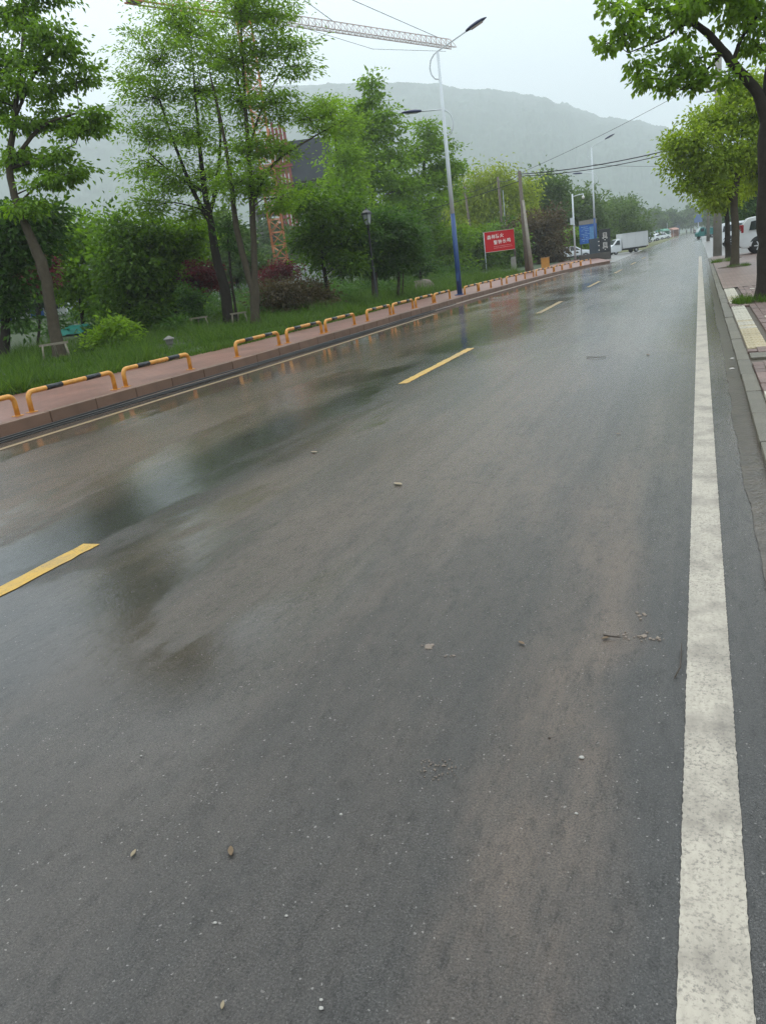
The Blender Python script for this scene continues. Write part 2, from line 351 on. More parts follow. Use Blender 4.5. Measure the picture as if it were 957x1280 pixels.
M_redpave = paving_material('red_brick_paving', (0.16, 0.10, 0.085), (0.21, 0.14, 0.12), (0.10, 0.085, 0.07), 0.22, 0.11)
M_kerb = pm('kerb_concrete', (0.135, 0.075, 0.048), 0.55, 0.35, 2.5, 0.3, 60, rand=0.10)
M_kerbr = pm('mossy_concrete', (0.105, 0.092, 0.066), 0.5, 0.35, 5, 0.35, 60, rand=0.12)
M_gutter = pm('muddy_gutter', (0.066, 0.050, 0.037), 0.28, 0.75, 6, 0.3, 30)
M_lawn = pm('lawn_soil', (0.036, 0.055, 0.018), 0.9, 0.5, 1.3, 0.5, 9)
M_ground = pm('ground_soil', (0.07, 0.085, 0.04), 0.9, 0.4, 0.15)
M_apron = pm('wet_concrete_apron', (0.16, 0.15, 0.14), 0.28, 0.3, 0.5, 0.15, 25)
M_hill = pm('wooded_hill', (0.035, 0.055, 0.028), 0.9, 0.95, 0.04, 0)
M_bark = pm('bark', (0.056, 0.045, 0.030), 0.85, 0.45, 7, 0.7, 22, spec=0.15)
M_barkdark = pm('dark_bark', (0.024, 0.019, 0.014), 0.85, 0.4, 7, 0.7, 22, spec=0.15)
M_steelw = pm('white_painted_steel', (0.62, 0.65, 0.68), 0.35, 0.08, 3)
M_blue = pm('blue_painted_steel', (0.018, 0.06, 0.19), 0.4, 0.2, 4)
M_navy = pm('navy_enamel', (0.012, 0.022, 0.075), 0.3, 0.1, 4)
M_orange = pm('yellow_orange_paint', (0.56, 0.25, 0.04), 0.45, 0.45, 14, 0.25, 40)
M_black = pm('black_paint', (0.012, 0.013, 0.016), 0.4, 0.3, 6)
M_rubber = pm('black_rubber', (0.014, 0.014, 0.014), 0.6, 0.3, 20)
M_wood = pm('weathered_wood', (0.20, 0.17, 0.125), 0.8, 0.35, 12, 0.3, 30)
M_polewood = pm('pole_wood', (0.135, 0.108, 0.085), 0.85, 0.4, 8, 0.4, 30)
M_conc = pm('grey_concrete', (0.25, 0.235, 0.205), 0.8, 0.25, 3, 0.3, 40)
M_grey = pm('dark_grey_metal', (0.07, 0.072, 0.075), 0.45, 0.2, 5)
M_glass = pm('dark_glass', (0.018, 0.025, 0.03), 0.08, 0.1, 2, spec=0.6)
M_carwhite = pm('white_car_paint', (0.70, 0.72, 0.74), 0.22, 0.05, 2, coat=0.5)
M_chrome = pm('alloy', (0.55, 0.56, 0.58), 0.3, 0.1, 4, metal=0.8)
M_red = pm('red_lamp', (0.30, 0.010, 0.016), 0.15, 0.15, 6)
M_redsign = pm('red_sign_print', (0.50, 0.008, 0.014), 0.5, 0.12, 1.5, spec=0.15)
M_letter = pm('white_lettering', (0.78, 0.74, 0.70), 0.5, 0.05, 3)

# ------------------------------------------------------------------ setting: ground, lawn, road, pavements
rng = np.random.default_rng(7)
g = MB(); g.add([(-3180, -530, -0.09), (1780, -530, -0.09), (1780, 3730, -0.09), (-3180, 3730, -0.09)], [(0, 1, 2, 3)])
tag(g.build('ground', M_ground), kind='structure')

def lawn_sheet():
    ys = np.concatenate([np.arange(-8, 50, 1.0), np.arange(50, 130, 4.0)]); us = np.concatenate([[0, .05, .2, .5], np.arange(1, 14, 1.0), np.arange(14, 70, 4.0)])
    r = np.random.default_rng(3); V = []
    for y in ys:
        for u in us:
            x = lawn_x(y) - u; z = lawn_z(x, y) + 0.03 * math.sin(x * 1.3 + y * .7) * min(1, u) + (r.random() - .5) * .03 * min(1, u)
            V.append((x, y, z))
    a, b = len(ys), len(us)
    F = [(i * b + j, (i + 1) * b + j, (i + 1) * b + j + 1, i * b + j + 1) for i in range(a - 1) for j in range(b - 1)]
    o = link_mesh('lawn', np_mesh('lawn', V, F, smooth=True), M_lawn)
    if o.data.polygons[0].normal.z < 0: o.data.flip_normals()
    o['kind'] = 'structure'
lawn_sheet()

SS = list(np.arange(-8, 62, 1.0)) + [61.5]
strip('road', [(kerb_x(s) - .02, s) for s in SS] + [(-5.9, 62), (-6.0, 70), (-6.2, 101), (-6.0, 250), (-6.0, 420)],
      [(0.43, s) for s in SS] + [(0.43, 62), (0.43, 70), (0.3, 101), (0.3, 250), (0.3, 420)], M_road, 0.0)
strip('side_street', [(-40, 62.5), (-40, 101)], [(-5.95, 62.5), (-6.2, 101)], M_apron, -0.004)
strip('car_park_ground', [(-45, 101.2), (-45, 420)], [(-10.2, 101.2), (-7.5, 420)], M_apron, -0.02)
M_verge = pm('verge_grass', (0.115, 0.12, 0.045), 0.9, 0.4, 0.6)
strip('grass_verge', [(-10.4, 101.2, .02), (-9.8, 180, .03), (-8.6, 252, .02)], [(-6.25, 101.2, .02), (-6.05, 180, .02), (-6.02, 252, .02)], M_verge)
strip('forecourt', [(0.28, 46.6), (0.31, 101), (0.31, 420)], [(26, 46.6), (26, 101), (26, 420)], M_apron, -0.004)
# left pavement and its kerb
LS = [s for s in SS if s >= -8]
pav = strip('pavement_along_lawn', [(lawn_x(s) - .06, s) for s in LS] + [(-12.2, 78)], [(kerb_x(s) - .13, s) for s in LS] + [(-9.0, 78)], M_pink, 0.165)
pe = strip('pavement_end', [(-12.3, 78), (-12.4, 81)], [(-9.0, 78), (-9.4, 81)], M_pink, 0.16)
kb = bpy.data.objects.new('kerb', None); col.objects.link(kb); kb['kind'] = 'structure'
kst = MB().box((0, 0, 0), (0.14, 0.985, 0.27), bev=0.012).mesh('kerb_stone'); kst.materials.append(M_kerb)
for i, s in enumerate(np.arange(-7.5, 61, 1.0)):
    s2 = s + .5
    o = link_mesh('kerb_stone', kst, None, kb, (kerb_x(s) - .07, s, 0.045 + 0.004 * math.sin(i * 7.1)), (0, 0, -math.atan2(kerb_x(s + .5) - kerb_x(s - .5), 1.0)))
strip('gutter', [(kerb_x(s), s) for s in SS[:60]], [(kerb_x(s) + .30, s) for s in SS[:60]], pm('silty_gutter', (0.19, 0.125, 0.09), 0.4, 0.35, 3, 0.2, 30), 0.004)
# painted lines
strip('yellow_edge_line', [(kerb_x(s) + .78, s) for s in SS[:34]], [(kerb_x(s) + .90, s) for s in SS[:34]], M_mudyellow, 0.0045)
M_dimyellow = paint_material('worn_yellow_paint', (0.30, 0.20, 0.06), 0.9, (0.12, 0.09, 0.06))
cl = bpy.data.objects.new('centre_line_markings', None); col.objects.link(cl); cl['kind'] = 'structure'
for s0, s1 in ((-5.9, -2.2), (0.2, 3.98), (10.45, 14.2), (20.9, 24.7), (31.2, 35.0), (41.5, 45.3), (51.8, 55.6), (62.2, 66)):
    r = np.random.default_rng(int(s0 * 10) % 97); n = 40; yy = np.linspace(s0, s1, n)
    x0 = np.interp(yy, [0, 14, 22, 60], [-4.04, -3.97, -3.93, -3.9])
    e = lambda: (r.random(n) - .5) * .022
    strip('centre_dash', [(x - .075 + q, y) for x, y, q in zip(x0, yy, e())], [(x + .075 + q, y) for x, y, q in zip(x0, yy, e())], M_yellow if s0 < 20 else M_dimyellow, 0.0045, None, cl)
n = 4200; yy = np.linspace(-2, 52, n); r = np.random.default_rng(5)
j1, j2 = (r.random(n) - .5) * .0035, (r.random(n) - .5) * .0035
strip('white_edge_line', [(-.048 + q, y) for q, y in zip(j1, yy)], [(.106 + q, y) for q, y in zip(j2, yy)], M_white, 0.0045)

# right-hand kerb, gutter slab and brick pavement
n = 900; yy = np.linspace(-3, 46.5, n); r = np.random.default_rng(8)
wk = np.cumsum(r.normal(size=n)) ; wk -= np.convolve(np.pad(wk, 15, 'edge'), np.ones(31) / 31, 'valid'); edge = .275 + .0035 * np.clip(wk, -2.5, 2.5) + .010 * np.sin(yy * .7)
strip('gutter_beside_bricks', [(x, y) for x, y in zip(edge, yy)], [(.425, y) for y in yy], M_gutter, 0.0045)
kr = bpy.data.objects.new('kerb_beside_bricks', None); col.objects.link(kr); kr['kind'] = 'structure'
ks2 = MB().box((0, 0, 0), (0.135, 0.985, 0.14), bev=0.012).mesh('kerb_stone'); ks2.materials.append(M_kerbr)
r = np.random.default_rng(9)
for s in np.arange(-2.4, 46.5, 1.0):
    link_mesh('kerb_stone', ks2, None, kr, (.478 + (r.random() - .5) * .008, s, -.012 + (r.random() - .5) * .012), (0, (r.random() - .5) * .03, (r.random() - .5) * .008))
swr = strip('brick_pavement', [(.548, -3), (.548, 22.0)], [(9.0, -3), (9.0, 22.0)], pm('joint_soil', (0.085, 0.07, 0.052), 0.8, 0.4, 8), 0.045)
strip('brick_pavement_far', [(.55, 22.0), (.55, 46.5)], [(14.0, 22.0), (14.0, 46.5)], M_redpave, 0.078)
M_brick = pm('red_paver', (0.135, 0.085, 0.070), 0.55, 0.25, 14, 0.25, 60, rand=0.28)
M_wbrick = pm('white_paver', (0.40, 0.365, 0.295), 0.5, 0.45, 16, 0.2, 60, rand=0.12)
M_ybrick = pm('cream_tactile_paver', (0.33, 0.27, 0.165), 0.5, 0.45, 16, 0.2, 60, rand=0.12)
bme = MB().box((0, 0, 0), (0.106, 0.216, 0.05), bev=0.004).mesh('brick'); bme.materials.append(M_brick)
bwme = bme.copy(); bwme.materials.clear(); bwme.materials.append(M_wbrick)
tb = MB().box((0, 0, 0), (0.232, 0.232, 0.05), bev=0.004)
for k in range(4): tb.box((-.078 + .052 * k, 0, .027), (.024, .19, .008))
tme = tb.mesh('tactile_tile'); tme.materials.append(M_wbrick); tme2 = tme.copy(); tme2.materials.clear(); tme2.materials.append(M_ybrick)
bricks = []
r = np.random.default_rng(11)
for i in range(24):
    x = .606 + i * .111
    for j in range(118):
        s = -2.8 + j * .221 + (.11 if i % 2 else 0)
        if s > 21.85 or x > .075 * max(s, 0) + 1.15: continue
        if math.hypot(x - 1.1, s - 17.9) < .62: continue                          # tree pit
        if .55 < x < .83 and (10.9 < s < 16.75 or 17.5 < s < 21.85): continue     # tactile strip
        if .55 < x < 1.05 and 9.7 < s < 10.55: continue                           # slab and weeds
        white = (i in (0, 1) and s < 8.5 and r.random() < (.85 if s < 7.9 else .25)) or (x > .85 and abs((s * 1.0 % 3.3) - 1.2) < .11 and r.random() < .7)
        bricks.append((x, s, white, .058 + (r.random() - .5) * .008, (r.random() - .5) * .03, (r.random() - .5) * .025))
inview = lambda b: 0.045 * b[1] + .22 > b[0] - .0 and b[0] < .0665 * b[1] + .08 and b[1] > 6
vis = sorted([b for b in bricks if inview(b)], key=lambda b: b[1])[:290]; vs_ = set(vis)
for b in vis:
    link_mesh('brick', bwme if b[2] else bme, None, swr, (b[0], b[1], b[3]), (b[4], b[5], 0))
rest = MB(); restw = MB()
for b in bricks:
    if b not in vs_: (restw if b[2] else rest).box((b[0], b[1], b[3]), (.106, .216, .05))
o = rest.build('brick_field', M_brick, swr); o['kind'] = 'stuff'
if restw.v: o = restw.build('white_brick_field', M_wbrick, swr); o['kind'] = 'stuff'
for j in range(46):
    s = 11.0 + j * .237
    if 16.7 < s < 17.6 or s > 21.8: continue
    link_mesh('tactile_tile', tme2 if 11 < s < 12.9 or r.random() < .12 else tme, None, swr, (.682, s + .01, .055 + (r.random() - .5) * .008), ((r.random() - .5) * .02, (r.random() - .5) * .02, 0))
MB().box((.72, 10.28, .05), (.32, .40, .06), bev=.008).build('concrete_slab', M_kerbr, swr)

# ------------------------------------------------------------------ hills
def hill(name, ridge, foot, back, nu, nv, amp, seed):
    r = np.random.default_rng(seed); rd = np.array(ridge); t = np.linspace(0, len(rd) - 1, nu)
    Pr = np.stack([np.interp(t, np.arange(len(rd)), rd[:, k]) for k in range(3)], 1)
    bump = np.zeros((nu, nv))
    for oc in range(5):
        k = 2 ** oc; gu, gv = 26 * k, 13 * k
        gr = r.random((gu + 2, gv + 2)); uu = np.linspace(0, gu, nu); vv = np.linspace(0, gv, nv)
        iu, iv = uu.astype(int), vv.astype(int); fu, fv = (uu - iu)[:, None], (vv - iv)[None]
        fu, fv = fu * fu * (3 - 2 * fu), fv * fv * (3 - 2 * fv)
        G = lambda a, b: gr[np.ix_(iu + a, iv + b)]
        bump += ((G(0, 0) * (1 - fu) + G(1, 0) * fu) * (1 - fv) + (G(0, 1) * (1 - fu) + G(1, 1) * fu) * fv - .5) * (14, 8, 5, 4, 3.5)[oc]
    v = np.linspace(0, 1, nv)
    dist = np.where(v < .7, foot + (1 - foot) * v / .7, 1 + (back - 1) * (v - .7) / .3)
    h = np.where(v < .7, np.sin(v / .7 * math.pi / 2) ** 1.25, np.cos((v - .7) / .3 * math.pi / 2) ** 1.2)
    V = np.zeros((nu, nv, 3))
    V[..., 0] = Pr[:, None, 0] * dist[None]; V[..., 1] = Pr[:, None, 1] * dist[None]
    V[..., 2] = -2 + (Pr[:, None, 2] + 2) * h[None] + bump * amp * np.minimum(1, h * 3)[None]
    V[..., 2] = np.maximum(V[..., 2], -2.5)
    idx = np.arange(nu * nv).reshape(nu, nv)
    F = np.stack([idx[:-1, :-1], idx[1:, :-1], idx[1:, 1:], idx[:-1, 1:]], -1).reshape(-1, 4)
    o = link_mesh(name, np_mesh(name, V.reshape(-1, 3), F, smooth=True), M_hill); o['kind'] = 'structure'
    if o.data.polygons[nv * 3].normal.z < 0: o.data.flip_normals()
hill('hills', [(-2019, 1379, 428), (-1844, 1479, 425), (-1683, 1574, 428), (-1610, 1632, 431), (-1516, 1698, 434), (-1419, 1769, 445), (-1282, 1857, 455), (-1103, 1959, 455), (-921, 2059, 446), (-793, 2136, 436), (-702, 2195, 424), (-629, 2248, 413), (-554, 2301, 403), (-478, 2351, 384), (-425, 2397, 376), (-362, 2441, 357), (-324, 2477, 342), (-246, 2523, 309), (-184, 2569, 293), (-110, 2621, 279), (-30, 2672, 258), (57, 2725, 231), (192, 2795, 196), (373, 2880, 150), (626, 2989, 110), (975, 3130, 90)], .36, 1.15, 1200, 215, 1.0, 4)
def haze_box():
    m = bpy.data.materials.new('haze_air'); m.use_nodes = True; n, l = m.node_tree.nodes, m.node_tree.links
    n.remove(n['Principled BSDF'])
    pv = n.new('ShaderNodeVolumePrincipled'); pv.inputs['Color'].default_value = (0.84, 0.89, 0.92, 1); pv.inputs['Density'].default_value = 0.00057; pv.inputs['Anisotropy'].default_value = 0.2
    l.new(pv.outputs[0], n['Material Output'].inputs['Volume'])
    o = MB().box((-700, 1600, 248.5), (5000, 4300, 500)).build('haze', m); o['kind'] = 'stuff'
haze_box()

# ------------------------------------------------------------------ plants
TR = {}
TR['t1']=((-17.11, 17.52, 0.36),
 [[(-0.0, 0.0, -0.0, 0.2), (-0.15, 0.22, 0.83, 0.17), (-0.32, 0.53, 1.95, 0.16), (-0.51, 0.71, 2.72, 0.17), (-0.79, 0.83, 3.44, 0.13), (-1.13, 1.0, 4.36, 0.11), (-1.34, 1.25, 5.37, 0.1), (-1.21, 1.75, 6.67, 0.08), (-1.06, 2.26, 7.97, 0.06), (-0.95, 2.75, 9.27, 0.04), (-0.9, 3.44, 11.23, 0.03), (-0.94, 4.02, 12.99, 0.02), (-0.99, 4.53, 14.53, 0.01)], [(-1.34, 1.25, 5.37, 0.07), (-0.53, 1.94, 6.36, 0.05), (0.54, 2.51, 6.65, 0.025)], [(-1.34, 1.25, 5.37, 0.06), (-0.31, 1.76, 5.56, 0.04), (0.44, 2.17, 5.79, 0.02)], [(-1.21, 1.75, 6.67, 0.05), (-0.63, 2.42, 7.91, 0.04), (-0.09, 2.86, 8.49, 0.02)]],
 [(0.15, 2.39, 8.76, 0.97, 0.37), (-1.27, 2.86, 9.56, 0.93, 0.56), (0.45, 2.8, 8.33, 0.65, 0.32), (0.33, 3.07, 7.78, 0.56, 0.3), (-0.61, 2.5, 8.2, 0.88, 0.32), (-0.64, 1.76, 7.44, 0.88, 0.32), (-0.39, 2.54, 7.42, 0.6, 0.23), (1.07, 2.51, 6.43, 0.65, 0.25), (-0.31, 2.6, 6.61, 0.79, 0.28), (-0.89, 1.92, 6.59, 0.69, 0.28), (0.72, 2.15, 6.16, 0.6, 0.19), (-1.35, 1.76, 5.71, 0.97, 0.37), (0.0, 1.76, 5.4, 0.79, 0.28), (0.55, 1.67, 4.97, 0.42, 0.21), (-1.59, 3.34, 10.97, 1.39, 0.69), (-0.16, 1.43, 4.86, 0.51, 0.19), (-2.25, 1.96, 7.31, 0.83, 0.83), (-2.03, 2.04, 8.54, 0.93, 1.16), (-0.53, 0.9, 4.2, 0.6, 0.23), (-0.46, 3.49, 10.13, 0.69, 0.37), (-0.78, 3.53, 12.01, 1.2, 0.6), (-0.33, 4.31, 11.53, 0.79, 0.37), (-1.38, 4.18, 13.54, 1.16, 0.69), (-0.08, 3.99, 12.75, 0.83, 0.46), (-2.96, 3.45, 12.34, 1.16, 0.93), (-1.01, 4.49, 14.62, 0.83, 0.6)])
TR['left_dark']=((-20.26, 18.42, 0.47),
 [[(-0.0, 0.0, -0.0, 0.16), (0.1, 0.58, 1.58, 0.13), (0.03, 0.96, 2.79, 0.1), (0.38, 1.51, 3.93, 0.05)]],
 [(0.71, 0.82, 3.77, 1.13, 0.71), (0.85, 1.89, 3.99, 0.96, 0.6), (0.18, 0.62, 2.66, 1.01, 0.88), (-1.16, 1.23, 3.65, 1.01, 1.51), (0.86, 1.43, 3.15, 0.65, 0.5), (0.5, 0.49, 1.31, 0.3, 0.76)])
TR['maple_a']=((-23.1, 22.69, 0.57),
 [[(0.0, 0.0, -0.0, 0.05), (0.11, 0.43, 1.13, 0.045), (-0.02, 0.77, 2.29, 0.03)]],
 [(0.16, 0.35, 2.41, 0.78, 0.36), (0.21, 1.14, 2.88, 0.36, 0.36), (-0.47, 0.42, 2.3, 0.45, 0.24), (-0.03, 0.92, 2.13, 0.42, 0.3)])
TR['shrub_c']=((-16.6, 19.18, 0.34),
 [[(0.0, 0.0, 0.0, 0.03), (0.0, 0.17, 0.49, 0.02)]],
 [(0.21, -0.05, 0.56, 0.49, 0.34), (-0.27, 0.06, 0.31, 0.44, 0.29), (0.37, 0.1, 0.29, 0.44, 0.29), (-0.16, 0.25, 0.17, 0.54, 0.22)])
TR['bush_a']=((-25.05, 27.41, 0.64),
 [[(0.0, 0.0, 0.0, 0.1), (-0.16, 0.56, 1.86, 0.07), (0.01, 1.2, 3.5, 0.04)]],
 [(-0.35, 0.26, 3.89, 1.34, 0.99), (0.04, 1.53, 3.83, 1.27, 0.99), (0.01, 0.3, 2.36, 1.41, 1.06), (0.16, 1.02, 1.27, 1.06, 0.7), (-1.11, 0.44, 2.82, 0.88, 0.88)])
TR['bush_b']=((-21.62, 26.65, 0.52),
 [[(-0.15, -0.06, 0.02, 0.09), (-0.31, 0.33, 1.36, 0.07), (-0.15, 1.04, 3.23, 0.04)], [(0.15, 0.06, -0.02, 0.08), (0.46, 0.74, 1.57, 0.05)]],
 [(-0.14, 0.4, 3.61, 1.13, 0.86), (0.22, 1.53, 3.74, 1.0, 0.66), (0.02, 0.3, 2.44, 1.49, 1.0), (-0.09, 1.13, 1.44, 1.39, 0.93), (-0.59, 0.02, 0.93, 1.06, 0.6), (0.83, 0.14, 0.46, 0.66, 0.33)])
TR['bush_c']=((-20.72, 28.3, 0.49),
 [[(0.0, 0.0, 0.0, 0.09), (-0.22, 0.41, 1.49, 0.07), (-0.22, 0.97, 3.12, 0.04)]],
 [(0.15, 0.57, 3.4, 0.96, 1.03), (0.12, 1.01, 2.42, 0.82, 0.86), (-0.34, 0.19, 2.02, 0.96, 0.86), (-0.1, 0.71, 1.13, 0.76, 0.62), (0.53, 1.4, 3.51, 0.69, 0.69)])
TR['maple_b']=((-19.58, 28.3, 0.45),
 [[(0.0, 0.0, 0.0, 0.06), (0.06, 0.28, 0.73, 0.05), (-0.12, 0.42, 1.4, 0.03)], [(0.03, 0.21, 0.57, 0.03), (0.47, 0.63, 1.25, 0.02)]],
 [(0.43, 0.42, 2.05, 0.68, 0.41), (-0.23, 0.58, 1.73, 0.54, 0.34), (0.58, 0.68, 1.7, 0.41, 0.41), (-0.07, 0.7, 1.37, 0.54, 0.24)])
TR['vase_shrub']=((-17.92, 25.37, 0.39),
 [[(0.0, -0.0, 0.0, 0.03), (-0.03, 0.29, 0.87, 0.02)]],
 [(0.09, 0.1, 1.11, 0.46, 0.37), (0.05, 0.32, 0.68, 0.37, 0.31), (0.02, 0.04, 0.35, 0.24, 0.24)])
TR['g1']=((-17.03, 26.58, 0.36),
 [[(0.0, -0.0, 0.0, 0.24), (-0.2, 0.37, 1.33, 0.2), (-0.49, 0.66, 2.56, 0.17), (-0.66, 1.0, 3.77, 0.14), (-0.89, 1.31, 4.99, 0.11), (-1.06, 1.75, 6.5, 0.08), (-1.18, 2.22, 8.0, 0.05), (-1.35, 2.86, 10.1, 0.025)], [(-0.66, 1.0, 3.77, 0.1), (-1.36, 1.18, 5.2, 0.08), (-2.08, 1.56, 7.23, 0.05), (-2.66, 1.94, 9.09, 0.025)], [(-0.72, 1.08, 4.08, 0.09), (-0.43, 1.7, 5.52, 0.07), (-0.34, 2.34, 7.29, 0.05), (-0.71, 2.9, 9.42, 0.025)], [(-0.89, 1.31, 4.99, 0.06), (-2.08, 1.1, 5.89, 0.04), (-2.95, 1.02, 6.75, 0.02)]],
 [(-2.0, 1.63, 9.96, 1.32, 1.13), (-1.61, 3.29, 11.07, 1.32, 1.07), (-2.51, 1.45, 8.66, 1.13, 0.75), (-1.38, 3.06, 8.95, 1.26, 1.07), (-2.84, 1.27, 7.48, 1.07, 0.75), (-0.94, 1.2, 7.0, 1.38, 0.94), (-3.29, 0.9, 6.16, 0.82, 0.69), (-1.92, 0.74, 5.47, 1.19, 0.82), (-1.07, 2.13, 5.59, 1.13, 0.88), (-3.55, 1.76, 9.57, 0.44, 0.44), (-2.54, 0.13, 4.67, 0.82, 0.44), (-1.38, 1.18, 4.32, 0.75, 0.44), (-2.0, 3.08, 11.94, 1.07, 0.63), (-0.31, 2.72, 10.14, 0.94, 0.94)])
TR['g2']=((-15.04, 25.21, 0.29),
 [[(0.05, 0.02, -0.01, 0.19), (-0.05, 0.31, 0.98, 0.16), (-0.21, 0.44, 1.56, 0.13), (-0.54, 0.74, 2.85, 0.12), (-0.73, 1.04, 3.99, 0.1), (-0.86, 1.42, 5.26, 0.08), (-1.18, 1.96, 7.24, 0.05), (-1.56, 2.38, 8.96, 0.02)], [(0.0, 0.24, 0.69, 0.14), (-0.05, 0.69, 2.09, 0.12), (-0.13, 1.32, 4.05, 0.11), (-0.24, 1.95, 6.01, 0.09), (-0.37, 2.56, 7.97, 0.06), (-0.47, 3.18, 9.93, 0.04), (-0.58, 3.9, 12.16, 0.02)], [(-0.13, 1.34, 4.1, 0.07), (0.28, 1.84, 5.05, 0.055), (0.88, 2.32, 5.69, 0.04), (2.18, 3.12, 6.35, 0.025), (3.0, 3.59, 6.68, 0.01)], [(-0.24, 1.95, 6.01, 0.05), (0.15, 2.57, 7.34, 0.035), (0.83, 3.31, 8.64, 0.02), (1.24, 3.75, 9.42, 0.01)], [(-0.32, 2.3, 7.13, 0.04), (-0.67, 2.73, 8.84, 0.025), (-0.94, 3.1, 10.27, 0.01)]],
 [(-0.12, 2.74, 10.66, 1.23, 0.82), (0.62, 4.09, 10.71, 1.0, 0.65), (1.27, 3.52, 9.5, 0.76, 0.47), (-0.17, 3.69, 9.54, 1.06, 0.76), (-0.84, 2.76, 9.25, 0.88, 0.82), (1.55, 3.33, 8.66, 0.53, 0.29), (-0.67, 2.66, 7.83, 1.0, 0.76), (0.8, 2.69, 7.56, 1.0, 0.59), (1.47, 3.57, 7.01, 0.88, 0.35), (-0.25, 2.11, 6.24, 1.12, 0.76), (0.89, 2.13, 5.94, 0.65, 0.41), (2.32, 3.43, 6.52, 0.47, 0.21), (0.11, 1.65, 5.01, 0.94, 0.59), (-0.48, 0.88, 4.85, 0.88, 0.65), (-0.11, 4.38, 12.18, 1.32, 0.73), (0.93, 1.57, 4.17, 0.82, 0.47), (2.34, 3.77, 7.22, 0.53, 0.29)])
TR['h0']=((-21.48, 47.31, 0.51),
 [[(0.0, 0.0, -0.3, 0.12), (-0.14, 1.16, 3.26, 0.1), (-0.28, 2.45, 7.22, 0.07), (-0.47, 3.55, 10.7, 0.03)]],
 [(0.47, 3.09, 10.25, 1.04, 1.04), (-1.16, 3.81, 11.81, 1.15, 0.62), (0.35, 2.64, 8.1, 1.04, 1.25), (0.37, 3.06, 6.42, 1.25, 1.35), (-0.12, 2.21, 6.46, 1.25, 0.73)])
TR['h']=((-15.26, 32.27, 0.3),
 [[(0.0, 0.0, 0.0, 0.12), (-0.26, 0.35, 1.36, 0.09), (-0.39, 0.7, 2.57, 0.06), (-0.29, 1.21, 3.91, 0.03)]],
 [(-0.27, 0.42, 4.16, 1.29, 0.79), (0.41, 1.74, 4.09, 1.0, 1.0), (-0.82, 0.34, 3.03, 0.93, 0.72), (-0.37, 1.24, 2.27, 1.29, 0.79), (0.88, 1.33, 2.87, 0.79, 0.86), (-1.2, 0.66, 4.76, 0.79, 0.5), (-0.33, 1.31, 3.23, 1.22, 0.79), (0.93, 0.82, 1.71, 0.72, 0.57)])
TR['stick']=((-16.48, 26.28, 0.34),
 [[(0.03, 0.01, -0.0, 0.06), (-0.14, 0.28, 1.01, 0.05), (-0.28, 0.63, 2.2, 0.04), (-0.37, 0.99, 3.38, 0.02)]],
 [(-0.22, 0.81, 3.51, 0.43, 0.43), (-0.16, 0.92, 2.77, 0.31, 0.37)])
TR['i1']=((-13.98, 34.22, 0.25),
 [[(0.0, 0.0, 0.0, 0.08), (-0.07, 0.36, 1.13, 0.06), (-0.1, 0.77, 2.37, 0.03)], [(0.17, 0.07, -0.02, 0.05), (0.1, 0.48, 1.29, 0.04)]],
 [(-0.02, 0.26, 2.58, 0.89, 0.97), (0.2, 1.34, 3.24, 0.89, 0.74), (-0.57, 0.22, 2.02, 0.59, 0.67), (-0.1, 0.97, 1.79, 0.82, 0.67)])
TR['i2']=((-13.23, 35.4, 0.22),
 [[(0.0, 0.0, 0.0, 0.09), (0.04, 0.36, 1.0, 0.07), (0.04, 0.91, 2.62, 0.04)], [(0.21, 0.08, -0.03, 0.05), (0.25, 0.5, 1.15, 0.03)]],
 [(0.2, 0.34, 2.89, 1.06, 0.91), (0.12, 0.89, 1.95, 1.06, 0.76), (-0.36, 0.14, 1.68, 0.76, 0.61), (0.36, 1.36, 2.57, 0.68, 0.83)])
TR['i3']=((-15.16, 44.78, 0.29),
 [[(0.0, 0.0, 0.0, 0.1), (-0.13, 0.33, 1.13, 0.08), (-0.3, 0.64, 2.28, 0.04)]],
 [(-0.13, 0.19, 2.44, 0.85, 1.13), (-0.07, 0.53, 1.35, 0.66, 0.66), (-0.58, 0.07, 1.65, 0.66, 0.66), (-0.95, 1.26, 3.71, 0.85, 0.66)])
TR['j1']=((-24.36, 59.97, 0.6),
 [[(0.12, 0.05, 0.17, 0.22), (0.06, 1.11, 3.35, 0.18), (0.01, 2.34, 7.03, 0.14), (-0.04, 3.57, 10.7, 0.09), (-0.04, 4.62, 13.76, 0.05), (-0.04, 5.41, 16.08, 0.01)]],
 [(0.1, 4.79, 15.27, 0.58, 1.03), (-0.23, 4.76, 13.81, 1.29, 0.9), (1.16, 4.08, 12.31, 1.55, 0.9), (-1.4, 4.32, 12.79, 1.29, 1.03), (0.05, 3.68, 11.17, 2.45, 1.03), (-1.09, 1.56, 9.77, 2.2, 1.16), (1.27, 4.27, 9.47, 1.94, 1.16), (-0.23, 1.93, 8.12, 2.84, 1.16), (1.4, 4.2, 7.01, 2.07, 1.03), (-2.17, 3.04, 11.61, 1.03, 1.03), (-0.78, 0.58, 6.19, 2.58, 1.16), (1.25, 3.2, 5.16, 2.33, 1.16), (-2.2, 1.64, 8.24, 1.29, 1.29)])
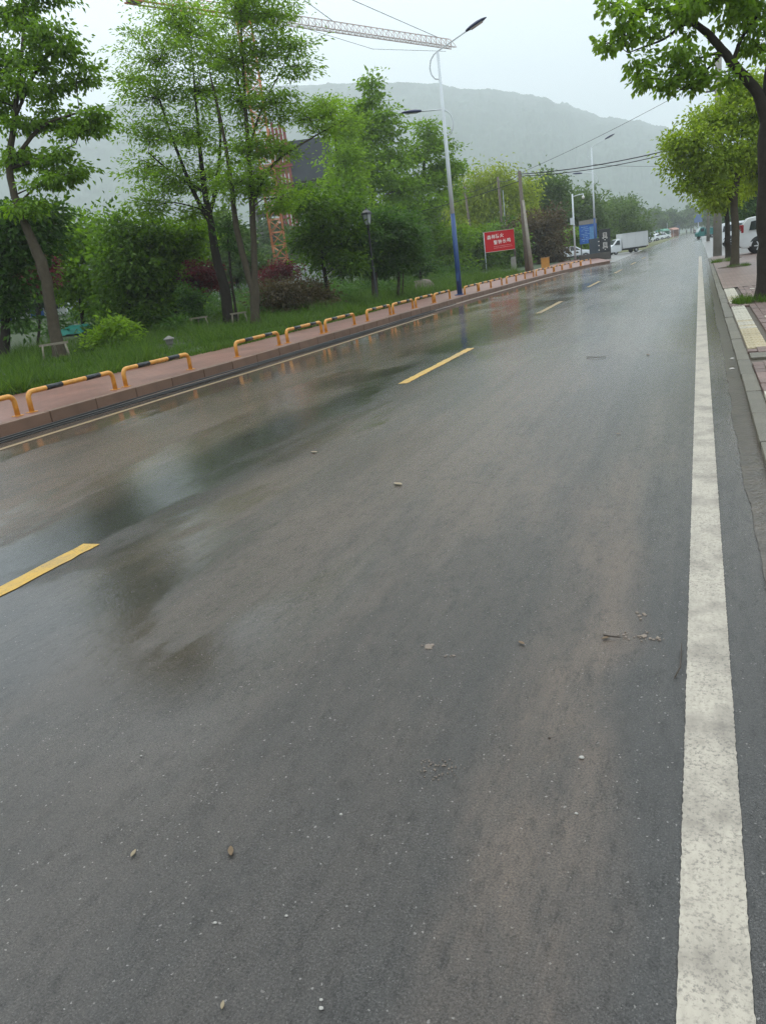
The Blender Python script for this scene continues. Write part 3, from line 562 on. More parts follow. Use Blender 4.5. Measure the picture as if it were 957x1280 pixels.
TR['j2']=((-22.25, 65.41, 0.52),
 [[(0.0, 0.0, 0.1, 0.2), (0.0, 1.02, 3.1, 0.17), (0.14, 2.18, 6.33, 0.13), (0.4, 3.4, 9.55, 0.08), (0.65, 4.43, 12.25, 0.02)]],
 [(0.78, 3.71, 11.9, 0.96, 0.83), (1.28, 4.41, 10.63, 1.65, 0.96), (-0.08, 2.76, 9.9, 1.51, 1.03), (1.56, 4.47, 8.67, 1.79, 0.96), (0.42, 2.69, 7.72, 2.34, 0.96), (0.11, 0.36, 5.78, 2.89, 0.96), (2.07, 3.56, 6.74, 1.38, 0.83), (0.23, 0.78, 3.72, 2.34, 1.1), (-1.78, 2.73, 7.93, 1.38, 1.1), (2.28, 4.05, 8.78, 1.1, 0.69)])
TR['willow']=((-22.21, 90.36, 0.51),
 [[(0.0, 0.0, -0.52, 0.25), (0.01, 1.42, 3.65, 0.2), (-0.33, 2.48, 7.16, 0.12), (0.01, 3.5, 9.72, 0.05)]],
 [(1.04, 2.12, 9.15, 2.38, 1.47), (-1.6, 2.91, 8.91, 2.38, 1.65), (2.53, 3.21, 7.79, 2.02, 1.83), (-3.44, 1.93, 6.91, 1.83, 2.02), (-0.13, 2.26, 6.61, 2.93, 2.02), (2.62, 1.74, 4.84, 2.2, 1.83), (3.66, 4.46, 6.64, 1.47, 2.02), (-1.88, 0.14, 4.08, 2.57, 1.83), (0.8, 3.18, 3.53, 2.38, 1.65)])
TR['m1']=((-19.96, 66.21, 0.44),
 [[(0.0, 0.0, -0.38, 0.08), (0.13, 0.94, 2.2, 0.05)]],
 [(0.67, 0.06, 2.8, 1.93, 1.51), (-0.31, 0.65, 1.28, 1.38, 1.24), (0.9, 0.15, 0.5, 1.51, 1.03), (-0.89, 0.22, 0.04, 0.96, 0.69)])
TR['m2']=((-18.81, 71.14, 0.4),
 [[(0.0, 0.0, -0.75, 0.08), (0.0, 0.94, 2.01, 0.05)]],
 [(0.56, -0.21, 2.31, 2.19, 1.75), (-0.74, 0.46, 0.72, 1.75, 1.31), (1.02, 0.2, 0.38, 1.75, 1.17)])
TR['m3']=((-16.78, 74.3, 0.32),
 [[(0.0, 0.0, -0.72, 0.08), (0.0, 0.85, 1.76, 0.05)]],
 [(0.26, -0.16, 2.1, 1.8, 1.95), (-0.74, 0.31, 0.43, 1.5, 1.05), (0.99, 0.44, 0.58, 1.2, 1.35)])
TR['brown']=((-14.35, 79.97, 0.24),
 [[(0.0, 0.0, -0.52, 0.1), (0.0, 0.92, 2.17, 0.07)]],
 [(-1.46, -0.43, 3.57, 1.74, 1.27), (0.24, 1.81, 3.49, 2.06, 1.42), (1.4, 0.82, 1.62, 1.42, 1.42), (-0.75, 1.36, 1.51, 2.06, 1.42), (0.89, 0.65, 0.41, 1.42, 0.95), (-2.65, -0.48, 3.28, 1.11, 1.11)])
TR['o1']=((-18.69, 105.5, 0.39),
 [[(0.0, 0.0, -0.71, 0.2), (0.01, 1.69, 4.22, 0.14), (-0.18, 2.96, 8.19, 0.06)]],
 [(-0.49, 1.31, 8.37, 2.29, 1.88), (1.12, 3.94, 8.43, 2.08, 1.67), (-1.6, 1.11, 6.59, 1.88, 1.88), (0.8, 3.72, 5.91, 2.29, 1.67)])
TR['o2']=((-16.11, 117.97, 0.3),
 [[(0.0, 0.0, -0.86, 0.22), (0.01, 1.67, 4.01, 0.15), (0.01, 2.78, 7.27, 0.06)]],
 [(-1.83, -0.06, 6.82, 2.75, 2.29), (0.6, 3.35, 6.98, 2.52, 2.06), (2.22, 1.99, 4.58, 2.29, 2.29), (-1.23, 2.45, 3.97, 2.75, 2.06), (1.39, 1.57, 2.2, 2.29, 1.83)])
TR['o3']=((-12.21, 140.21, 0.16),
 [[(0.0, 0.0, -0.83, 0.22), (0.01, 1.34, 3.08, 0.15), (0.01, 2.2, 5.61, 0.06)]],
 [(-0.67, -0.05, 5.79, 2.93, 1.87), (1.83, 3.04, 4.48, 2.67, 2.13), (0.48, 0.04, 2.64, 3.73, 2.13), (-2.45, 1.76, 4.05, 2.4, 2.67), (3.09, 2.48, 2.67, 1.6, 1.87), (-1.11, -1.26, 0.86, 2.4, 1.6)])
TR['o4']=((-14.39, 96.02, 0.24),
 [[(0.0, 0.0, -0.34, 0.06), (0.0, 0.24, 0.37, 0.04)]],
 [(-0.06, -0.49, 0.58, 1.12, 0.84), (1.71, 1.33, 0.67, 1.5, 1.12), (0.94, 0.61, 1.85, 1.5, 1.31)])
TR['r1']=((1.3, 17.57, 0.08),
 [[(0.0, 0.0, -0.0, 0.25), (-0.01, 0.27, 0.82, 0.22), (-0.03, 0.63, 1.88, 0.2), (-0.03, 0.99, 2.94, 0.18), (0.02, 1.37, 3.99, 0.15), (0.1, 1.76, 5.04, 0.1), (0.16, 2.2, 6.24, 0.06)], [(-0.02, 1.09, 3.24, 0.13), (-0.23, 1.24, 3.93, 0.105), (-0.55, 1.25, 4.37, 0.095), (-0.88, 1.27, 4.83, 0.08), (-1.17, 1.27, 5.21, 0.07), (-1.5, 1.24, 5.55, 0.05), (-1.82, 1.26, 6.02, 0.03)], [(-1.28, 1.26, 5.31, 0.045), (-1.57, 1.16, 5.41, 0.035), (-1.94, 0.92, 5.19, 0.025), (-2.38, 0.69, 5.07, 0.016), (-2.61, 0.57, 5.01, 0.008)], [(-0.69, 1.25, 4.54, 0.05), (-0.54, 1.46, 4.97, 0.04), (-0.24, 1.73, 5.38, 0.025)], [(-0.83, 1.27, 4.78, 0.04), (-1.2, 1.1, 4.76, 0.025), (-1.65, 0.85, 4.59, 0.01)], [(-0.83, 1.28, 4.83, 0.035), (-1.28, 0.94, 4.39, 0.02), (-1.65, 0.71, 4.18, 0.008)], [(-1.57, 1.22, 5.59, 0.03), (-2.09, 1.06, 5.78, 0.02), (-2.61, 0.82, 5.73, 0.01)]],
 [(-1.46, 0.85, 5.57, 0.61, 0.26), (-2.3, 1.06, 5.83, 0.45, 0.16), (-2.7, 0.56, 5.36, 0.26, 0.16), (-3.01, 0.57, 5.26, 0.19, 0.13), (-2.41, 0.58, 4.8, 0.26, 0.13), (-1.64, 0.68, 4.83, 0.45, 0.22), (-1.86, 0.7, 4.28, 0.16, 0.14), (-1.2, 0.93, 4.53, 0.38, 0.22), (-1.68, 0.96, 4.51, 0.26, 0.16), (-0.58, 1.66, 5.44, 0.61, 0.42), (-1.06, 1.13, 5.9, 0.96, 0.29), (-0.28, 1.65, 4.78, 0.35, 0.38), (-2.31, 0.51, 4.48, 0.13, 0.11), (-2.64, 0.65, 5.7, 0.22, 0.13), (-3.01, 0.79, 6.01, 0.22, 0.11), (-2.2, 0.78, 5.38, 0.32, 0.16), (-1.41, 0.91, 4.17, 0.19, 0.13), (-0.39, 1.89, 6.01, 0.8, 0.48), (-0.84, 0.96, 4.24, 0.22, 0.16)])
TR['r2']=((1.21, 32.78, 0.08),
 [[(-0.0, -0.0, 0.0, 0.16), (0.03, 0.38, 1.07, 0.14), (-0.02, 0.79, 2.35, 0.13), (0.12, 1.18, 3.32, 0.1), (0.23, 1.61, 4.43, 0.05)], [(-0.02, 0.74, 2.21, 0.09), (-0.33, 0.81, 2.79, 0.08), (-0.77, 0.71, 3.07, 0.06), (-1.21, 0.58, 3.24, 0.03)], [(0.06, 1.06, 3.04, 0.06), (-0.35, 1.24, 4.09, 0.04), (-0.63, 1.42, 4.97, 0.02)]],
 [(-1.37, 0.41, 4.52, 0.78, 0.6), (-0.49, 1.74, 5.26, 0.96, 0.6), (0.49, 1.59, 5.12, 1.02, 0.66), (-1.93, 0.8, 4.04, 0.54, 0.54), (-0.93, 0.84, 3.77, 1.02, 0.6), (0.2, 0.85, 3.91, 1.02, 0.72), (-1.43, 0.64, 3.17, 0.66, 0.3), (-0.55, 0.54, 2.75, 0.66, 0.3), (0.8, 1.89, 3.22, 0.72, 0.6), (-0.16, 2.03, 5.99, 0.66, 0.27), (1.09, 1.58, 4.15, 0.72, 0.9), (0.86, 2.74, 6.01, 0.78, 0.48), (0.34, 2.27, 6.42, 0.6, 0.3), (1.19, 1.85, 5.24, 0.72, 0.66), (-2.15, 0.7, 4.62, 0.3, 0.3), (-1.04, 1.2, 5.29, 0.48, 0.42)])
TR['r3']=((1.25, 41.27, 0.08),
 [[(-0.0, -0.0, 0.0, 0.14), (-0.03, 0.39, 1.18, 0.12), (-0.1, 0.85, 2.61, 0.08), (-0.24, 1.1, 3.52, 0.04)]],
 [(-0.63, 0.35, 2.88, 0.53, 0.53), (-0.13, 0.93, 2.62, 0.6, 0.53), (-0.42, 0.79, 3.56, 0.68, 0.53), (0.19, 1.5, 3.3, 0.6, 0.6)])
TR['dark_r1']=((4.06, 72.14, 0.08),
 [[(0.0, 0.0, 0.06, 0.2), (0.0, 1.04, 3.11, 0.15), (0.01, 1.88, 5.56, 0.06)]],
 [(-0.27, 0.85, 5.24, 1.16, 1.42), (0.61, 1.68, 3.65, 1.16, 1.81), (-0.43, 0.44, 2.86, 0.9, 1.42), (1.0, 3.06, 6.07, 1.16, 1.94), (0.18, 0.55, 1.56, 1.16, 0.9)])
TR['maple_c']=((-18.0, 32.65, 0.39),
 [[(0.0, 0.0, 0.0, 0.05), (-0.07, 0.25, 0.82, 0.04), (-0.24, 0.42, 1.55, 0.02)]],
 [(-0.14, 0.07, 1.73, 0.67, 0.41), (0.03, 0.78, 2.0, 0.52, 0.34), (0.36, 0.48, 1.51, 0.52, 0.34), (-0.74, 0.37, 1.5, 0.37, 0.3)])
TR['thicket']=((-16.32, 30.72, 0.33),
 [[(0.0, 0.0, 0.0, 0.04), (-0.06, 0.2, 0.67, 0.03)]],
 [(-0.24, -0.41, 0.93, 0.91, 0.56), (0.46, 0.58, 0.72, 0.84, 0.56), (0.11, -0.19, 0.48, 1.12, 0.42), (-1.17, -0.02, 0.73, 0.49, 0.42), (0.98, 0.52, 0.33, 0.56, 0.35)])
def tube_np(pts, rad, n):
    pts = np.asarray(pts, float); N = len(pts); t = np.gradient(pts, axis=0); t /= np.linalg.norm(t, axis=1, keepdims=True) + 1e-9
    ref = np.array([1.0, 0.1, 0.05]) if abs(t[0, 2]) > .7 else np.array([0, 0, 1.0])
    a = np.cross(t, ref); a /= np.linalg.norm(a, axis=1, keepdims=True) + 1e-9; b = np.cross(t, a)
    an = np.linspace(0, 2 * math.pi, n, endpoint=False)
    V = pts[:, None] + (a[:, None] * np.cos(an)[None, :, None] + b[:, None] * np.sin(an)[None, :, None]) * np.asarray(rad)[:, None, None]
    i = np.arange(N - 1)[:, None] * n; k = np.arange(n)[None]; k2 = (k + 1) % n
    return V.reshape(-1, 3), np.stack([i + k, i + k2, i + n + k2, i + n + k], -1).reshape(-1, 4)
def spline(P, m):
    P = np.asarray(P, float)
    if len(P) < 3: return P
    t = np.arange(len(P)); q = np.linspace(0, len(P) - 1, (len(P) - 1) * m + 1); out = []
    for v in q:
        i = min(int(v), len(P) - 2); f = v - i
        p0, p1, p2, p3 = P[max(i - 1, 0)], P[i], P[i + 1], P[min(i + 2, len(P) - 1)]
        out.append(.5 * ((2 * p1) + (-p0 + p2) * f + (2 * p0 - 5 * p1 + 4 * p2 - p3) * f * f + (-p0 + 3 * p1 - 3 * p2 + p3) * f ** 3))
    return np.array(out)
def make_plant(stems, lobes, leaf, nleaf, clump=40, spread=.35, flat=.6, droop=.25, up=.6, seed=1, twigs=True, shell=.45, wob=.25):
    """returns (bark mesh, leaf mesh): tapered stems and limbs, twigs that reach into the crown, leaves in clumps round their tips"""
    r = np.random.default_rng(seed); VV, FF, off = [], [], 0
    def put(pts, rad, n):
        nonlocal off
        V, F = tube_np(pts, rad, n); VV.append(V); FF.append(F + off); off += len(V)
    nodes = []
    for k, st in enumerate(stems):
        A = np.array(st, float)
        if k == 0: A[0, :3] = (0, 0, -.12)
        S = spline(A, 4); S[:, 3] = np.maximum(S[:, 3], .006)
        if k == 0: S[0, 3] *= 1.45; S[1, 3] *= 1.12
        S[1:-1, :3] += (r.random((len(S) - 2, 3)) - .5) * S[1:-1, 3:4] * wob
        put(S[:, :3], S[:, 3], 9 if S[0, 3] > .06 else 6); nodes.append(S)
    nodes = np.concatenate(nodes)
    tot = sum(l[3] ** 2 * l[4] for l in lobes); LP, LA, LN, LS, LT = [], [], [], [], []
    ctr = np.mean([l[:3] for l in lobes], 0)
    for (cx, cy, cz, rx, rz) in lobes:
        c = np.array([cx, cy, cz]); nl = max(40, int(nleaf * (rx ** 2 * rz) / tot * .6 + nleaf / len(lobes) * .4)); nc = max(4, nl // clump)
        d = r.normal(size=(nc, 3)); d /= np.linalg.norm(d, axis=1, keepdims=True); rad = r.random((nc, 1)) ** shell
        cc = c + d * rad * np.array([rx, rx, rz]) * (1 + .22 * r.normal(size=(nc, 1)))
        # limb from the stem into the lobe
        score = np.linalg.norm(nodes[:, :3] - c, axis=1) + np.maximum(0, nodes[:, 2] - c[2] + .1 * rx) * 2.5 - np.minimum(nodes[:, 3], .1) * 2
        nd = nodes[np.argmin(score)]; p0 = nd[:3]; L = np.linalg.norm(c - p0)
        if L > .25 * rx:
            m1 = p0 + (c - p0) * .5 + np.array([0, 0, .10 * L]) + r.normal(size=3) * .06 * L
            limb = spline(np.array([p0, m1, c]), 5); lr = np.linspace(max(.008, min(nd[3] * .7, .012 * L + .015)), .008, len(limb)); put(limb, lr, 5)
        else: limb = np.array([p0, c])
        if twigs:
            for q in cc[:: max(1, len(cc) // 26)]:
                a = limb[min(len(limb) - 1, int(len(limb) * (.45 + .55 * r.random())))]; mid = (a + q) / 2 + r.normal(size=3) * .07 * rx + np.array([0, 0, .05 * rx])
                put(np.array([a, mid, q]), [.011, .008, .004], 3)
        sz = r.uniform(.55, 1.35, nc) if clump > 3 else np.ones(nc)
        ids = r.integers(0, nc, nl); e = r.normal(size=(nl, 3)) * np.array([1, 1, flat]) * spread * sz[ids][:, None]
        P = cc[ids] + e
        A = e / (np.linalg.norm(e, axis=1, keepdims=True) + 1e-6) * .8 + (P - c) / (rx + .1) * .35 + r.normal(size=(nl, 3)) * .45; A[:, 2] -= droop
        N = r.normal(size=(nl, 3)) * .55; N[:, 2] += up
        LP.append(P); LA.append(A); LN.append(N); LS.append(r.uniform(.65, 1.3, nl)); LT.append(np.clip(r.normal(.45, .2, nl) + r.normal(0, .16, nc)[ids], 0, 1))
    P, A, N, S, T = (np.concatenate(q) for q in (LP, LA, LN, LS, LT))
    A /= np.linalg.norm(A, axis=1, keepdims=True); B = np.cross(N, A); B /= np.linalg.norm(B, axis=1, keepdims=True) + 1e-9; N = np.cross(A, B)
    Lf, Wf = leaf; S = S[:, None]
    v0 = P; v1 = P + A * Lf * S * .45 + B * Wf * S * .5 + N * Wf * S * .18; v2 = P + A * Lf * S - N * Lf * S * .12; v3 = P + A * Lf * S * .45 - B * Wf * S * .5 + N * Wf * S * .18
    V = np.stack([v0, v1, v2, v3], 1).reshape(-1, 3); i = np.arange(len(P)) * 4
    F = np.stack([np.stack([i, i + 1, i + 2], 1), np.stack([i, i + 2, i + 3], 1)], 1).reshape(-1, 3)
    return np_mesh('trunk', np.concatenate(VV), np.concatenate(FF), smooth=True), np_mesh('crown', V, F, np.repeat(T, 2))
GREEN = leaf_mat('leaf_mid_green', (0.075, 0.138, 0.013), (0.205, 0.33, 0.037), 0.45)
DEEP = leaf_mat('leaf_deep_green', (0.026, 0.062, 0.012), (0.085, 0.160, 0.030), 0.4)
FRESH = leaf_mat('leaf_fresh_green', (0.090, 0.155, 0.016), (0.215, 0.33, 0.045), 0.55)
LIME = leaf_mat('leaf_yellow_green', (0.14, 0.185, 0.020), (0.34, 0.40, 0.055), 0.45)
BUSH = leaf_mat('leaf_bush_green', (0.042, 0.086, 0.010), (0.130, 0.225, 0.028), 0.45)
OLIVE = leaf_mat('leaf_olive_green', (0.125, 0.185, 0.017), (0.30, 0.39, 0.046), 0.45)
BROWN = leaf_mat('leaf_brown_red', (0.050, 0.038, 0.016), (0.125, 0.090, 0.040), 0.3)
MAROON = leaf_mat('leaf_maroon', (0.060, 0.014, 0.018), (0.21, 0.040, 0.048), 0.3)
FARG = leaf_mat('leaf_far_green', (0.052, 0.090, 0.022), (0.125, 0.190, 0.045), 0.4)
FARD = leaf_mat('leaf_far_dark', (0.026, 0.052, 0.020), (0.068, 0.115, 0.036), 0.35)
def plant(key, name, label, cat, mat, bark, group=None, parts=('trunk', 'crown'), **k):
    base, stems, lobes = TR[key]
    t, c = make_plant(stems, lobes, **k)
    root = empty(name, base, label=label, cat=cat, group=group)
    link_mesh(parts[0], t, bark, root); link_mesh(parts[1], c, mat, root)
    return root
G_L, G_R = 'trees on the lawn', 'trees along the brick pavement'
plant('t1', 'park_tree', 'tall leaning tree with bent trunk propped by a small wooden frame', 'tree', GREEN, M_bark, G_L, leaf=(.16, .085), nleaf=23000, clump=44, spread=.20, flat=.45, droop=.5, seed=1, shell=.6)
plant('left_dark', 'shade_tree', 'dark tree cut by the photo edge beside the leaning tree', 'tree', DEEP, M_barkdark, G_L, leaf=(.2, .11), nleaf=9000, spread=.3, seed=2)
plant('maple_a', 'red_maple', 'dark maroon maple behind the leaning trunk', 'tree', MAROON, M_barkdark, 'red-leaved maples', leaf=(.13, .07), nleaf=3800, spread=.2, flat=.35, seed=3)
plant('shrub_c', 'garden_shrub', 'low bright green leafy shrub on the lawn near the teal sheet', 'shrub', FRESH, M_bark, None, ('stem', 'foliage'), leaf=(.17, .07), nleaf=2600, clump=14, spread=.14, droop=.1, seed=4)
plant('bush_a', 'bushy_tree', 'bushy green tree just behind the teal sheet', 'tree', GREEN, M_barkdark, 'bushy trees behind the lawn', leaf=(.24, .13), nleaf=8000, spread=.32, seed=5)
plant('bush_b', 'bushy_tree', 'broad dark bushy tree with several stems between leaning tree and red maple', 'tree', BUSH, M_barkdark, 'bushy trees behind the lawn', leaf=(.22, .12), nleaf=10000, spread=.32, seed=6)
plant('bush_c', 'bushy_tree', 'upright green bushy tree right behind the vase-shaped shrub', 'tree', GREEN, M_barkdark, 'bushy trees behind the lawn', leaf=(.22, .12), nleaf=7500, spread=.3, seed=7)
plant('maple_b', 'red_maple', 'small maroon maple beside the dark straight trunk', 'tree', MAROON, M_bark, 'red-leaved maples', leaf=(.12, .06), nleaf=3400, spread=.17, flat=.4, seed=8)
plant('maple_c', 'red_maple', 'dusky maroon maple right of the forked trunk below the crane', 'tree', MAROON, M_bark, 'red-leaved maples', leaf=(.13, .06), nleaf=2600, spread=.2, flat=.4, seed=41)
plant('thicket', 'thicket_bush', 'brownish thicket under the dusky maroon maple', 'bush', BROWN, M_barkdark, None, ('stem', 'foliage'), leaf=(.17, .07), nleaf=7000, spread=.3, seed=42)
plant('vase_shrub', 'clipped_shrub', 'dark vase-shaped clipped shrub in front of the small maroon maple', 'shrub', DEEP, M_barkdark, None, ('stem', 'foliage'), leaf=(.12, .06), nleaf=2200, spread=.12, seed=9)
plant('g1', 'feathery_tree', 'tall feathery tree with thick dark trunk', 'tree', FRESH, M_barkdark, G_L, leaf=(.17, .062), nleaf=20000, clump=44, spread=.34, flat=.2, droop=.12, up=1.1, seed=10, shell=.5)
plant('g2', 'feathery_tree', 'tall feathery tree with pale forked trunk in front of the crane', 'tree', FRESH, M_bark, G_L, leaf=(.17, .062), nleaf=20000, clump=44, spread=.34, flat=.2, droop=.12, up=1.1, seed=11, shell=.5)
plant('stick', 'sapling', 'thin dark sapling between the thick dark trunk and the forked trunk', 'tree', DEEP, M_barkdark, None, leaf=(.14, .06), nleaf=700, clump=20, spread=.2, seed=12)
plant('h0', 'feathery_tree', 'light green feathery tree beside the dark netted building', 'tree', FRESH, M_barkdark, G_L, leaf=(.22, .10), nleaf=8000, clump=26, spread=.4, flat=.35, seed=13)
plant('h', 'small_tree', 'dark bushy small tree standing by itself left of the garden lantern', 'tree', BUSH, M_barkdark, G_L, leaf=(.20, .10), nleaf=10000, clump=26, spread=.28, seed=14)
plant('i1', 'round_tree', 'round dense dark tree under the garden lantern', 'tree', DEEP, M_bark, 'round evergreen trees', leaf=(.19, .08), nleaf=13000, clump=24, spread=.17, seed=15)
plant('i2', 'round_tree', 'round dense dark tree in the middle of the clump of three', 'tree', DEEP, M_bark, 'round evergreen trees', leaf=(.19, .08), nleaf=13000, clump=24, spread=.17, seed=16)
plant('i3', 'round_tree', 'narrow dense tree between the round tree and the street lamp', 'tree', DEEP, M_bark, 'round evergreen trees', leaf=(.2, .09), nleaf=5000, clump=24, spread=.25, seed=17)
plant('j1', 'conical_tree', 'tall pointed tree with conical top behind the round trees', 'tree', GREEN, M_barkdark, G_L, leaf=(.34, .16), nleaf=15000, clump=26, spread=.42, flat=.35, seed=18)
plant('j2', 'conical_tree', 'layered tree just behind the white part of the street lamp', 'tree', GREEN, M_barkdark, G_L, leaf=(.34, .15), nleaf=12000, clump=26, spread=.42, flat=.28, seed=19)
plant('willow', 'willow_tree', 'large yellow-green willow behind the wooden poles', 'tree', LIME, M_barkdark, None, leaf=(.42, .17), nleaf=14000, clump=34, spread=.6, flat=1.0, droop=.9, seed=20)
plant('m1', 'roadside_bush', 'green bush beside the blue lamp post base', 'bush', GREEN, M_barkdark, 'bushes around the red sign', ('stem', 'foliage'), leaf=(.32, .16), nleaf=6000, spread=.4, seed=21)
plant('m2', 'roadside_bush', 'dark bush directly behind the red sign', 'bush', BUSH, M_barkdark, 'bushes around the red sign', ('stem', 'foliage'), leaf=(.32, .16), nleaf=6000, spread=.4, seed=22)
plant('m3', 'roadside_bush', 'green bush between the red sign and the leaning wooden pole', 'bush', BUSH, M_barkdark, 'bushes around the red sign', ('stem', 'foliage'), leaf=(.32, .16), nleaf=6000, spread=.4, seed=23)
plant('brown', 'brown_bush', 'large brownish red bush behind the front wooden pole', 'bush', BROWN, M_barkdark, None, ('stem', 'foliage'), leaf=(.34, .15), nleaf=9000, spread=.42, seed=24)
plant('o1', 'roadside_tree', 'green tree rising above the brownish bush', 'tree', FARG, M_barkdark, 'trees by the side street', leaf=(.46, .22), nleaf=8000, spread=.6, seed=25)
plant('o2', 'roadside_tree', 'green tree behind the white camera pole', 'tree', FARG, M_barkdark, 'trees by the side street', leaf=(.48, .23), nleaf=9000, spread=.6, seed=26)
plant('o3', 'roadside_tree', 'green tree behind the white box truck', 'tree', FARG, M_barkdark, 'trees by the side street', leaf=(.5, .24), nleaf=9000, spread=.6, seed=27)
plant('o4', 'roadside_bush', 'low round bush at the foot of the white camera pole', 'bush', GREEN, M_barkdark, None, ('stem', 'foliage'), leaf=(.36, .17), nleaf=5000, spread=.4, seed=28)
plant('r1', 'street_tree', 'nearest street tree on the brick pavement with a branch reaching over the road', 'tree', FRESH, M_barkdark, G_R, leaf=(.135, .085), nleaf=5600, clump=30, spread=.11, flat=.75, droop=.75, seed=29)
plant('r2', 'street_tree', 'rounded yellow-green camphor tree beside the white car with red tail lamp', 'tree', OLIVE, M_bark, G_R, leaf=(.15, .08), nleaf=21000, clump=34, spread=.22, flat=.7, seed=30)
plant('r3', 'street_tree', 'slim dark-trunked street tree just beside the concrete pole', 'tree', OLIVE, M_barkdark, G_R, leaf=(.17, .09), nleaf=6000, clump=30, spread=.25, seed=31)
plant('dark_r1', 'evergreen_tree', 'dark evergreen tree behind the white car with red tail lamp', 'tree', DEEP, M_barkdark, None, leaf=(.3, .14), nleaf=9000, spread=.4, seed=32)
# far trees: one mesh for each of two kinds, each tree its own object
def far_kind(seed, tall, wide, mat):
    r = np.random.default_rng(seed)
    lobes = [(r.normal() * wide * .32, r.normal() * wide * .32, tall * (.32 + .62 * q), wide * (.42 - .25 * q) * r.uniform(.8, 1.25), tall * .13) for q in np.linspace(0, 1, 10)]
    t, c = make_plant([[(0, 0, 0, .25), (0, 0, tall * .4, .2), (.1, 0, tall * .85, .06)]], lobes, (.85, .42), 5200, 26, .75, .6, .2, .6, seed, twigs=False)
    t.materials.append(M_barkdark); c.materials.append(mat); return t, c
K = [far_kind(51, 10, 7, FARG), far_kind(52, 9, 8, FARD), far_kind(53, 12, 6, FARG)]
r = np.random.default_rng(77)
spots = [(-16, 165, 0, .85, 'behind the first parked van'), (-20, 188, 1, .9, 'behind the second parked van'), (-22, 215, 2, .9, 'just beyond the parked vans'), (-17, 330, 0, 1.0, 'behind the green stall'), (-14.5, 372, 1, 1.1, 'behind the orange stall'),
         (-11, 430, 0, 1.15, 'at the end of the road by the shed'), (-4, 440, 2, 1.1, 'closing the view at the road end'), (3, 436, 0, 1.1, 'at the far end beside the motorcyclist'), (10, 420, 1, 1.2, 'beyond the teal truck'), (-28, 430, 1, 1.5, 'standing high behind the shed'),
         (-42, 420, 2, 1.5, 'tall and hazy above the parked vans'), (-60, 410, 0, 1.5, 'far and hazy to the side of the vans'), (5, 300, 2, 1.0, 'beyond the second concrete pole'), (8, 240, 0, 1.0, 'behind the second concrete pole'), (9, 180, 1, .95, 'behind the teal truck'),
         (8, 120, 2, .8, 'behind the first concrete pole'), (12, 150, 1, 1.0, 'dark beyond the white cars'), (9, 88, 0, .8, 'behind the second white parked car'), (-30, 150, 2, .85, 'beyond the side street'), (-34, 118, 0, .9, 'beside the wooden poles'), (-44, 128, 1, 1.0, 'behind the willow'), (-58, 110, 0, .9, 'beside the building site'),
         (-40, 62, 1, .62, 'behind the lantern'), (-48, 70, 0, .6, 'near the crane foot'), (-46, 46, 1, .55, 'deep in the park behind the bushy trees'), (-40, 36, 0, .5, 'dark in the park behind the maroon maple'), (-56, 40, 1, .6, 'at the park edge by the blue cabin'), (-32, 52, 2, .5, 'behind the forked trunk'), (-36, 44, 1, .42, 'behind the upright bushy tree')]
kinds_txt = ['round green', 'dark broad', 'tall green']
for x, y, k, s, w in spots:
    root = empty('background_tree', (x, y, -.02 if x > -12 or y > 118 else lawn_z(x, y) - .05), r.random() * 6.28, label='%s tree %s' % (kinds_txt[k], w), cat='tree', group='trees in the background')
    root.scale = (s * r.uniform(.9, 1.1), s * r.uniform(.9, 1.1), s)
    link_mesh('trunk', K[k][0], None, root); link_mesh('crown', K[k][1], None, root)

# grass on the lawn and weeds: nobody could count it
def blades(name, pts, hs, mat, w=.012, seed=1):
    r = np.random.default_rng(seed); n = len(pts); P = np.asarray(pts); an = r.random(n) * 6.283; ln = r.normal(size=(n, 2)) * .45
    d = np.stack([np.cos(an), np.sin(an), np.zeros(n)], 1) * (w * r.uniform(.7, 1.4, n))[:, None]; h = np.asarray(hs)[:, None]
    tip = P + np.concatenate([ln * h, h], 1)
    V = np.stack([P - d, P + d, tip], 1).reshape(-1, 3); i = np.arange(n) * 3
    return link_mesh(name, np_mesh(name, V, np.stack([i, i + 1, i + 2], 1), np.clip(r.normal(.5, .25, n), 0, 1)), mat)
GRASS = leaf_mat('grass_blades', (0.032, 0.068, 0.010), (0.100, 0.165, 0.026), 0.4)
r = np.random.default_rng(21); pts, hs = [], []
while len(pts) < 140000:
    s = 7 + 50 * r.random() ** 1.6; u = r.random() ** 1.5 * min(14, 5 + .25 * s) - .10
    x = lawn_x(s) - u
    if u < 0 and r.random() < .5: continue
    pts.append((x, s, lawn_z(x, s) - .01)); q_ = math.sin(x * 2.1 + s * .3) * math.sin(s * 1.3 - x * .4) + .5 * math.sin(x * 5.1) * math.sin(s * 4.3); hs.append(r.uniform(.04, .15) * (1 + .03 * s) * (2.3 if q_ > .6 else (.6 if q_ < -.4 else 1)))
tag(blades('lawn_grass', pts, hs, GRASS, .013, 3), label='short wet green grass covering the lawn', cat='grass', kind='stuff')
def undergrowth():
    r = np.random.default_rng(31); lobes = []
    while len(lobes) < 95:
        s = r.uniform(16, 62); x = lawn_x(s) - r.uniform(4.5, 24) - max(0, 26 - s) * .35
        if s < 24 and x > -21: continue
        q = r.uniform(.35, .95); lobes.append((x, s, lawn_z(x, s) + q * .3, q, q * r.uniform(.45, .9)))
    _, c = make_plant([[(-20, 30, 0, .02), (-20, 30, .5, .01)]], lobes, (.2, .085), 42000, 22, .2, .8, .1, .5, 5, twigs=False)
    tag(link_mesh('undergrowth', c, DEEP), 'rough green undergrowth between the park trees', 'undergrowth', kind='stuff')
undergrowth()
